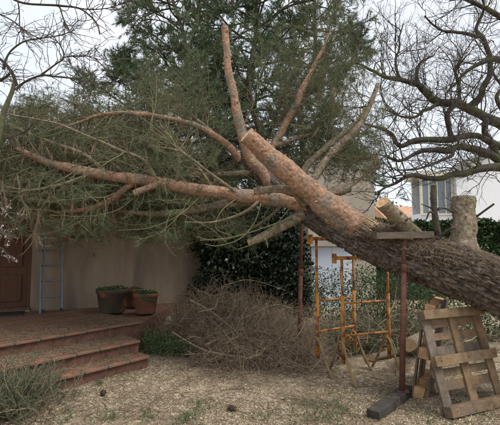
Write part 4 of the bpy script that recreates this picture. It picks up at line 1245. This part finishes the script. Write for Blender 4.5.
def build_left_tree():
    b = (-2.75, 4.05, 0.0)
    t = thing('bare_fruit_tree', b, 'thin bare tree with mossy stem and budding twigs at the left edge', 'tree', 'bare trees')
    m = MAT['moss']
    P0 = [np.array(b) + (0, 0, -0.05), np.array((-2.72, 4.08, 0.9)), at(-14, 180, 4.15), at(-2, 140, 4.2), at(4, 112, 4.2), at(12, 92, 4.2), at(15, 80, 4.2)]
    Q = catmull(P0, 60)
    put('trunk', limb_geo(Q, np.linspace(0.045, 0.017, 60), 12, 0.15, 14), m, t)
    D = MAT['oak']
    S = [
        [(15, 84, 4.2, 4), (12, 74, 4.2, 4), (4, 62, 4.2, 3.4), (-10, 48, 4.2, 3.2), (-22, 18, 4.1, 3.1), (-21, -19, 4.0, 3.0)],
        [(14, 88, 4.2, 3.6), (24, 82, 4.15, 3), (40, 76, 4.1, 2.8), (55, 78, 4.1, 2.6), (68, 78, 4.1, 2.2), (80, 77, 4.1, 1.6), (98, 70, 4.1, 1)],
        [(40, 76, 4.1, 2.4), (54, 65, 4.1, 2), (62, 58, 4.1, 2), (60, 44, 4.1, 1.4), (52, 38, 4.1, 1)],
        [(62, 58, 4.1, 1.8), (78, 57, 4.1, 1.3), (95, 58, 4.1, 0.9)],
        [(4, 70, 4.2, 3), (10, 52, 4.2, 2.4), (22, 42, 4.15, 2), (40, 39, 4.1, 1.8), (60, 36, 4.1, 1.3), (75, 30, 4.1, 0.9)],
        [(-20, -20, 4.0, 3.5), (15, 0, 4.0, 3), (40, 5, 4.0, 2.8), (60, 7, 4.0, 2.8), (80, 9, 4.0, 2.6), (90, 17, 4.0, 2.2), (98, 27, 4.0, 1.8), (100, 36, 4.0, 1.2)],
        [(58, 7, 4.0, 2), (64, 20, 4.0, 1.6), (70, 32, 4.0, 1)],
        [(80, 9, 4.0, 1.8), (95, 12, 4.0, 1.4), (112, 10, 4.0, 1.1), (130, 2, 4.0, 0.8)],
        [(-22, 4, 4.06, 2), (10, 20, 4.1, 1.6), (28, 32, 4.1, 1.4), (45, 42, 4.1, 1)],
        [(16, 1, 4.0, 1.6), (20, 28, 4.1, 1.2), (28, 44, 4.1, 1)],
        [(-8, 84, 4.2, 4), (2, 79, 4.15, 3.4), (9, 74, 4.1, 3)],
        [(68, 78, 4.1, 1.6), (84, 86, 4.1, 1.3), (98, 98, 4.1, 0.9)],
        [(2, 140, 4.2, 3), (15, 136, 4.15, 2.6), (27, 130, 4.1, 2.4), (33, 122, 4.1, 1.6)],
        [(-14, 185, 4.15, 3), (-5, 200, 4.05, 2.4), (4, 212, 4.0, 1.8), (14, 214, 3.95, 1.2)],
        [(-14, 200, 4.15, 3), (-6, 222, 4.05, 2.4), (4, 232, 4.0, 1.8), (16, 236, 3.95, 1.2)],
        [(-14, 220, 4.15, 3), (-6, 240, 4.05, 2.4), (2, 248, 4.0, 1.6), (8, 262, 3.95, 1.0)],
    ]
    L = tree_limbs(t, S, D, 40, 8, 'branch', 0.1, fat=0.8)
    Ps = np.stack([catmull(p, 12) for p in L])
    up = Ps[:13]; lo = Ps[13:]
    n2 = 240
    s, d, i, tt = sprout(up, n2, 0.15, 1, (25, 75), 0.1)
    B2 = grow(s, d, rng.uniform(0.12, 0.42, n2), 7, 0.24, -0.02, 0.05)
    n3 = 620
    s, d, i, tt = sprout(B2, n3, 0.15, 1, (30, 75), 0.1)
    B3 = grow(s, d, rng.uniform(0.03, 0.14, n3), 4, 0.2, 0)
    n4 = 48
    s, d, i, tt = sprout(lo, n4, 0.2, 1, (25, 80), 0.1)
    B4 = grow(s, d, rng.uniform(0.06, 0.17, n4), 5, 0.22, 0)
    put('twigs', join(tubes(B2, taper(n2, 7, 0.0042, 0.0018), 4, rng.uniform(0, .7, n2)), tubes(B3, taper(n3, 4, 0.0024, 0.0014), 3, rng.uniform(0, 1, n3)),
                      tubes(B4, taper(n4, 5, 0.0028, 0.0015), 3, rng.uniform(0, 1, n4))), MAT['oaktwig'], t, kind='stuff')
    C = np.concatenate([B4[:, -1], B4[:, 2], B4[:, 3]])
    C = np.repeat(C, 4, 0) + rng.normal(size=(len(C) * 4, 3)) * 0.004
    put('blossoms', leaves(C, 0.010, 0.9), MAT['blossom'], t, smooth=False, kind='stuff')
    C = np.concatenate([B3[::3, -1], B2[::4, -1]])
    put('buds', leaves(np.repeat(C, 3, 0), 0.012, 0.6), MAT['oaktwig'], t, smooth=False, kind='stuff')
build_left_tree()

def build_pine(bx, by, H, limbs, label, seed, spread=3.6, zlo=2.5, per=26, trunk_r=0.15, ntw=(9, 9), xmin=None):
    t = thing('standing_pine_tree', (bx, by, 0), label, 'tree', 'standing pines behind the house')
    z = np.linspace(-0.1, H, 30)
    Q = np.stack([bx + 0.32 * np.sin(z * 0.55 + seed) + 0.1 * np.sin(z * 1.7), by + 0.2 * np.cos(z * 0.6 + seed), z], -1)
    put('trunk', limb_geo(Q, np.linspace(trunk_r, 0.05, 30), 12, 0.12, 5), MAT['bark'], t)
    n = limbs
    zz = np.sort(rng.uniform(zlo, H, n)); a = np.arange(n) * 2.399 + seed
    ln = spread * (1.05 - 0.5 * (zz - zlo) / (H - zlo)) * rng.uniform(0.65, 1.15, n)
    s = np.stack([np.interp(zz, z, Q[:, 0]), np.interp(zz, z, Q[:, 1]), zz], -1)
    d = np.stack([np.cos(a), np.sin(a) * 0.8, rng.uniform(0.05, 0.55, n)], -1)
    B1 = grow(s, d, ln, 10, 0.12, rng.uniform(-0.02, 0.05, n), 0.03)
    rads = taper(n, 10, trunk_r * 0.34 * ln / spread, 0.012)
    for k in range(n):
        put('limb', tubes(B1[k:k + 1], rads[k:k + 1], 6), MAT['oak'], t)
    n2 = n * ntw[0]
    s, d, i, tt = sprout(B1, n2, 0.3, 1.0, (25, 65), 0.15, ln, 0.3)
    B2 = grow(s, d, rng.uniform(0.5, 1.15, n2) * (spread / 3.6), 7, 0.16, -0.02, 0.05)
    B2 = B2[fbm(B2[:, 4] * 0.75 + seed, 2) > 0.38]; n2 = len(B2)
    n3 = n2 * ntw[1]
    s, d, i, tt = sprout(B2, n3, 0.25, 1.0, (20, 60), 0.2)
    B3 = grow(s, d, rng.uniform(0.15, 0.42, n3), 4, 0.15, rng.uniform(-0.15, 0.15, n3))
    put('twigs', join(tubes(B2, taper(n2, 7, 0.013, 0.004), 4, np.full(n2, .2)), tubes(B3, taper(n3, 4, 0.005, 0.003), 3, np.full(n3, .6))), MAT['twig'], t, kind='stuff')
    put('crown', needles(B3, per, 0.17, 0.0165, 0.2, 0.62), MAT['farneedle'], t, smooth=False, kind='stuff')
build_pine(0.35, 12.6, 11.0, 60, 'tall green pine standing behind the house, just right of the upright sawn limb', 0.7, 3.6, 3.0, 26, ntw=(11, 9))
build_pine(2.1, 14.2, 11.5, 46, 'tall green pine standing furthest right behind the fallen tree', 2.1, 2.9, 2.2, 26, ntw=(11, 9))
build_pine(-2.4, 13.4, 10.2, 64, 'tall green pine standing behind the roof, left of the upright sawn limb', 4.4, 3.4, 3.2, 26, ntw=(11, 9))

# leafy evergreens far left behind the roof
def build_bg_tree(x, y, blobs, n, size, m, label, cat='tree', trunk=0.12, top=4.0, group='evergreens behind the house'):
    t = thing('evergreen_tree', (x, y, 0), label, cat, group)
    Q = np.stack([np.full(14, x) + 0.04 * np.sin(np.arange(14)), np.full(14, float(y)), np.linspace(-0.1, top, 14)], -1)
    put('trunk', limb_geo(Q, np.linspace(trunk, trunk * 0.3, 14), 10, 0.12), MAT['bark'], t)
    Cs = [ell_points(int(n * w), c, r, 0.4, 0.35, 2.5, 0.3) for c, r, w in blobs]
    C = np.vstack([c[0] for c in Cs]); D = np.vstack([c[1] for c in Cs])
    put('crown', leaves(C, size, 0.45, 0.2, None, D * 0.6), m, t, smooth=False, kind='stuff')
build_bg_tree(-8.0, 15.5, [((-8.0, 15.5, 4.6), (1.7, 1.3, 2.6), 1)], 5000, 0.17, MAT['farleaf'], 'bushy evergreen behind the roof at the far left', top=5)
build_bg_tree(-5.2, 16.5, [((-5.2, 16.5, 4.7), (1.9, 1.3, 2.7), 1)], 6000, 0.17, MAT['farleaf'], 'bushy evergreen behind the roof below the green pine crown', top=5.5)
build_bg_tree(-7.1, 18.0, [((-7.1, 18.0, 5.0), (0.6, 0.6, 3.8), 1)], 3000, 0.15, MAT['farneedle'], 'narrow pointed cypress rising behind the roof at the far left', top=7)
build_bg_tree(0.0, 16.5, [((-1.4, 16.5, 2.6), (1.9, 1.0, 2.6), .5), ((1.4, 16.5, 2.8), (1.9, 1.0, 2.9), .5)], 9000, 0.17, MAT['farneedle'], 'dark dense evergreen filling the gap behind the fallen tree', top=5)

# ================================================================== NEIGHBOURING BUILDINGS
def build_neighbour():
    Y = 10.6
    a, b = at(309, 305, Y), at(377, 305, Y)
    top = at(376, 158, Y)[2]
    t = thing('neighbour_house', ((a[0] + b[0]) / 2, Y, 0), 'beige rendered building with a pale blue panel, behind the trunk', 'building')
    x0, x1 = a[0], b[0]
    put('wall', box((x0, Y, -0.1), (x1, Y + 5, top)), MAT['beige'], t, smooth=False)
    p0, p1 = at(311, 247, Y)[0], at(352, 247, Y)[0]
    pt = at(320, 247, Y)[2]
    for k in range(2):
        w = (p1 - p0) / 2
        bbox_obj('garage_panel', (p0 + k * w + 0.003, Y - 0.035, 0.0), (p0 + (k + 1) * w - 0.003, Y - 0.003, pt), MAT['bluewhite'], t, bev=0.003)
    bbox_obj('lintel', (p0 - 0.05, Y - 0.16, pt + 0.01), (p1 + 0.05, Y - 0.002, pt + 0.30), MAT['beige'], t, bev=0.01)
    put('roof', box((x0 - 0.05, Y - 0.05, top + 0.002), (x1 + 0.03, Y + 5.2, top + 0.06)), MAT['rooftile'], t, smooth=False)
build_neighbour()

def build_white_house():
    Y = 19.0
    g = lambda px, py, yy=Y: at(px, py, yy)
    x0, x1 = g(457, 200)[0], g(620, 200)[0]
    t = thing('white_house', ((x0 + x1) / 2, Y, 0), 'white rendered house with glazed veranda behind the clipped hedge', 'house')
    apex = g(540, 128)[2]; eave = g(457, 171)[2]
    xm = g(540, 200)[0]
    V, L, S, A = prism([(x0, 0), (x1, 0), (x1, eave), (xm, apex), (x0, eave)], 0, 2.4)
    V = np.stack([V[:, 0], Y + V[:, 2], V[:, 1]], -1)
    put('wall', (V, L, S, A), MAT['white'], t, smooth=False)
    th = 0.16
    for sx, ex in ((x0 - 0.03, xm), (xm, x1 + 0.3)):
        za = eave - 0.1 if sx < xm - 0.1 and ex == xm else apex
        zb = apex if ex == xm else eave - 0.1
        V, L, S, A = prism([(sx, za + 0.01), (ex, zb + 0.01), (ex, zb + th), (sx, za + th)], -0.35, 2.5)
        V = np.stack([V[:, 0], Y + V[:, 2], V[:, 1]], -1)
        put('roof', (V, L, S, A), MAT['stone'], t, smooth=False)
    # veranda to the left, set forward
    vx0, vx1 = g(423, 200)[0], x0 - 0.01
    vt = g(440, 176)[2]; vs = g(440, 213)[2]
    yv = Y + 0.3
    put('veranda_wall', box((vx0, yv, 0), (vx1, yv + 1.5, vs)), MAT['white'], t, smooth=False)
    put('veranda_roof', box((vx0 - 0.15, yv - 0.2, vt), (vx1 - 0.01, yv + 1.6, vt + 0.25)), MAT['curtain'], t, smooth=False)
    put('veranda_back', box((vx0 + 0.1, yv + 1.2, vs), (vx1, yv + 1.3, vt)), MAT['white'], t, smooth=False)
    nP = 4
    for k in range(nP + 1):
        xx = vx0 + (vx1 - vx0) * k / nP
        w = 0.11 if k in (0, nP) else 0.04
        xx = min(xx, vx1 - w)
        put('post', box((xx, yv - 0.02, vs), (xx + w, yv + 0.08, vt)), MAT['curtain'], t, smooth=False)
        if k < nP:
            put('pane', box((xx + w + 0.002, yv + 0.02, vs), (vx0 + (vx1 - vx0) * (k + 1) / nP - 0.045, yv + 0.04, vt)), MAT['glass'], t, smooth=False)
    put('sill', box((vx0 - 0.05, yv - 0.09, vs - 0.07), (vx1 - 0.01, yv - 0.025, vs)), MAT['curtain'], t, smooth=False)
build_white_house()

def build_far_house():
    Y = 36.0
    x0, x1 = at(388, 215, Y)[0], at(424, 215, Y)[0]
    ze, zt = at(400, 219, Y)[2], at(400, 207, Y)[2]
    t = thing('far_house', ((x0 + x1) / 2, Y, 0), 'distant low house with an orange tiled roof, left of the white house', 'house')
    put('wall', box((x0, Y, 0), (x1, Y + 6, ze)), MAT['beige'], t, smooth=False)
    V, L, S, A = prism([(Y - 0.4, ze), (Y + 3, zt + 0.3), (Y + 6.4, ze)], x0 - 0.3, x1 + 0.3)
    V = np.stack([V[:, 2], V[:, 0], V[:, 1]], -1)
    put('roof', (V, L, S, A), MAT['farroof'], t, smooth=False)
build_far_house()
build_bg_tree(14.5, 48, [((14.5, 48, 3.5), (3.5, 2.5, 3.4), 1)], 3500, 0.35, MAT['farleaf'], 'hazy distant tree behind the orange roof', group='distant trees', top=4)
build_bg_tree(19.5, 52, [((19.5, 52, 3.2), (3.5, 2.5, 3.4), 1)], 3500, 0.35, MAT['farleaf'], 'hazy distant tree between the orange roof and the white house', group='distant trees', top=4)

# ================================================================== LOGS, CONES, LITTER
def build_log(a, b, r, label, name='log', m='greybark'):
    a = np.asarray(a, float); b = np.asarray(b, float)
    t = thing(name, a * (1, 1, 0), label, 'log', 'cut logs on the ground')
    P = catmull(np.array([a, a * .6 + b * .4 + (0, 0, r * 0.12), b]), 20); R = np.linspace(r, r * 0.9, 20)
    put('bark', limb_geo(P, R, 18, 0.10), MAT[m], t)
    d = norm(P[0] - P[1])
    put('cut_face', cut_geo(P, R, P[0] + d * 0.001, d, r), MAT['cut'], t)
    d = norm(P[-1] - P[-2])
    put('cut_face', cut_geo(P, R, P[-1] + d * 0.001, d, r * 0.9), MAT['cut'], t)
build_log(at(409, 345, 5.2), at(432, 333, 6.2), 0.085, 'cut log with an orange end, lying behind the steel prop')
e = on(372, 362); build_log((e[0], e[1], 0.06), (e[0] + 0.55, e[1] + 0.35, 0.05), 0.05, 'thin grey log on the ground behind the right feet of the trestles', m='woodgrey')
e = on(384, 357); build_log((e[0], e[1], 0.07), (e[0] + 0.7, e[1] + 0.12, 0.06), 0.06, 'mossy log lying on the ground between the trestles and the rear pallet', m='moss')

def build_cones():
    spots = [((103, 397), 0.0, 'dark pine cone on the wood chips in front of the lowest step'), ((232, 412), 0.0, 'dark pine cone on the wood chips near the middle of the foreground'),
             ((9, 350), 0.30, 'dark pine cone lying on the step at the left edge'), ((60, 400), 0.0, 'small pine cone beside the herb bush at the near left')]
    for (px, py), z, lab in spots:
        c = on(px, py, z); c[2] = (float(ground_z(c[0], c[1])) if z == 0 else z) + 0.032
        t = thing('pine_cone', c - (0, 0, 0.032), lab, 'pine cone', 'pine cones lying about')
        ax = norm(rng.normal(size=3) * (1, 1, 0.2)); 
        f = np.linspace(-1, 1, 9)
        P = c + ax * (f * 0.045)[:, None]
        put('core', tubes(P[None], (0.026 * np.sqrt(np.clip(1.02 - f ** 2, 0.02, 1)))[None], 10, caps=True), MAT['cone'], t)
        n = 70
        k = rng.integers(0, 9, n); d = rng.normal(size=(n, 3)); d = norm(d - (d @ ax)[:, None] * ax)
        rr = (0.026 * np.sqrt(np.clip(1.02 - f ** 2, 0.02, 1)))[k]
        C = P[k] + d * rr[:, None] * 0.85
        put('scales', leaves(C, 0.016, 0.9, 0.0, None, d * 3), MAT['cone'], t, smooth=False, kind='stuff')
build_cones()

def flat_bits(n, x, y, z, lmin, lmax, wmin, wmax, tilt=0.25, tint=None):
    a = rng.uniform(0, 2 * np.pi, n)
    d = norm(np.stack([np.cos(a), np.sin(a), rng.normal(0, tilt, n)], -1))
    s = norm(np.cross(d, np.stack([rng.normal(0, tilt, n), rng.normal(0, tilt, n), np.ones(n)], -1)))
    L = rng.uniform(lmin, lmax, n)[:, None] / 2; W = rng.uniform(wmin, wmax, n)[:, None] / 2
    c = np.stack([x, y, z], -1)
    V = np.stack([c - d * L - s * W, c + d * L - s * W * 0.7, c + d * L + s * W * 0.8, c - d * L + s * W], 1).reshape(-1, 3)
    tint = rng.beta(1.6, 1.6, n) if tint is None else tint
    return V, np.arange(4 * n), np.full(n, 4), {'tint': np.repeat(tint, 4)}

def in_steps(x, y):
    u = x * U.x + y * U.y; nn = x * Nn.x + y * Nn.y
    z = np.zeros_like(x)
    for zz, ne, u1, u0 in LEVELS:
        z = np.where((nn < ne) & (u < u1) & (u > u0 if zz < TH else True), zz, z)
    return z

def build_litter():
    n = 100000
    y = rng.uniform(0, 1, n) ** 1.25 * 5.2 + 3.3; x = rng.uniform(-0.75, 0.75, n) * y
    z = in_steps(x, y)
    dens = fbm(np.stack([x * 1.3, y * 1.3, np.zeros(n)], -1), 3)
    keep = (z == 0) & (rng.uniform(0, 1, n) < np.clip((dens - 0.42) * 6.0 + np.clip((x - 0.2) * 0.12, 0, 0.4) + 0.9 * np.exp(-((x - 1.1) / 0.6) ** 2 - ((y - 4.7) / 0.6) ** 2), 0.06, 1))
    x, y = x[keep], y[keep]; m = len(x)
    put('wood_chips', flat_bits(m, x, y, ground_z(x, y) + rng.uniform(0.003, 0.012, m), 0.008, 0.028, 0.004, 0.011), MAT['chip'], None, smooth=False, kind='stuff', label='pale wood chips scattered thickly over the garden ground', cat='wood chips')
    n = 90000
    y = rng.uniform(0, 1, n) ** 1.0 * 5.0 + 3.3; x = rng.uniform(-0.8, 0.75, n) * y
    z = in_steps(x, y)
    rel = (x - WALL0[0]) * WDIR[1] - (y - WALL0[1]) * WDIR[0]
    k2 = np.where(z > 0, rng.uniform(0, 1, n) < np.clip((fbm(np.stack([x * 2, y * 2, z * 9], -1), 2) - 0.22) * 3.0, 0.1, 1), True) & (rel > 0.1)
    x, y, z = x[k2], y[k2], z[k2]; m = len(x)
    z = np.where(z == 0, ground_z(x, y), z) + rng.uniform(0.004, 0.014, m)
    put('needle_litter', flat_bits(m, x, y, z, 0.03, 0.10, 0.0025, 0.0045, 0.12), MAT['straw'], None, smooth=False, kind='stuff', label='brown needles and straw strewn over the ground and steps', cat='needle litter')
    n = 46000
    uu = rng.uniform(-0.5, 3.8, n); nn = -4.58 - np.abs(rng.normal(0, 0.75, n))
    p2 = np.stack([uu * U.x + nn * Nn.x, uu * U.y + nn * Nn.y], -1)
    z = in_steps(p2[:, 0], p2[:, 1]); rel = (p2[:, 0] - WALL0[0]) * WDIR[1] - (p2[:, 1] - WALL0[1]) * WDIR[0]
    edge = np.full(n, 9.0)
    for zz, ne, u1, u0 in LEVELS:
        edge = np.where(np.isclose(z, zz), ne - nn, edge)
    k2 = (z > 0) & (rel > 0.1) & (rng.uniform(0, 1, n) < np.clip(0.25 + edge * 5, 0.15, 1) * np.clip((fbm(np.stack([p2[:, 0] * 2.5, p2[:, 1] * 2.5, z * 7], -1), 2) - 0.25) * 3, 0.1, 1))
    x, y, z = p2[k2, 0], p2[k2, 1], z[k2]; m = len(x)
    put('step_litter', flat_bits(m, x, y, z + rng.uniform(0.003, 0.014, m), 0.012, 0.06, 0.003, 0.008, 0.12), MAT['straw'], None, smooth=False, kind='stuff', label='dry straw and bark crumbs drifted over the terracotta steps', cat='litter')
    n = 1300
    y = rng.uniform(0, 1, n) ** 1.2 * 4.0 + 3.4; x = rng.uniform(-0.7, 0.75, n) * y
    k = in_steps(x, y) == 0; x, y = x[k], y[k]; n = len(x)
    d = rng.normal(size=(n, 3)); d[:, 2] = 0.1
    P = grow(np.stack([x, y, ground_z(x, y) + 0.012], -1), d, rng.uniform(0.08, 0.45, n), 6, 0.2, 0.0)
    P[:, :, 2] = ground_z(P[:, :, 0], P[:, :, 1]) + 0.008 + np.abs(rng.normal(0, 0.012, (n, 1))) * np.linspace(0, 1, 6)
    put('fallen_twigs', tubes(P, taper(n, 6, 0.002 + 0.008 * rng.uniform(0, 1, n) ** 3, 0.0015), 4, rng.uniform(0, .35, n)), MAT['brush'], None, kind='stuff', label='small broken twigs scattered on the ground', cat='twigs')
    # grass tufts
    tufts = [(205, 408, .10, 60), (186, 421, .06, 50), (325, 418, .12, 60), (300, 405, .1, 30), (345, 412, .1, 40), (150, 418, .06, 25), (110, 420, .09, 50), (115, 372, .07, 40), (100, 385, .05, 20), (480, 415, .14, 60), (430, 420, .1, 30), (260, 419, .12, 40), (390, 395, .1, 30), (60, 420, .1, 40), (335, 400, .12, 40), (310, 422, .15, 60)]
    Xs, Ys = [], []
    for px, py, r, k in tufts:
        c = on(px, py); k = int(k * 2.2); Xs.append(rng.normal(c[0], r, k)); Ys.append(rng.normal(c[1], r * 1.3, k))
    x, y = np.concatenate(Xs), np.concatenate(Ys); n = len(x)
    d = np.stack([rng.normal(0, .55, n), rng.normal(0, .55, n), np.ones(n)], -1)
    P = grow(np.stack([x, y, ground_z(x, y)], -1), d, rng.uniform(0.03, 0.09, n), 4, 0.12, 0.12)
    put('grass_tufts', tubes(P, taper(n, 4, 0.0028, 0.0008), 3, rng.uniform(0, 1, n)), MAT['grass'], None, kind='stuff', label='small green grass tufts coming up through the wood chips', cat='grass')
build_litter()
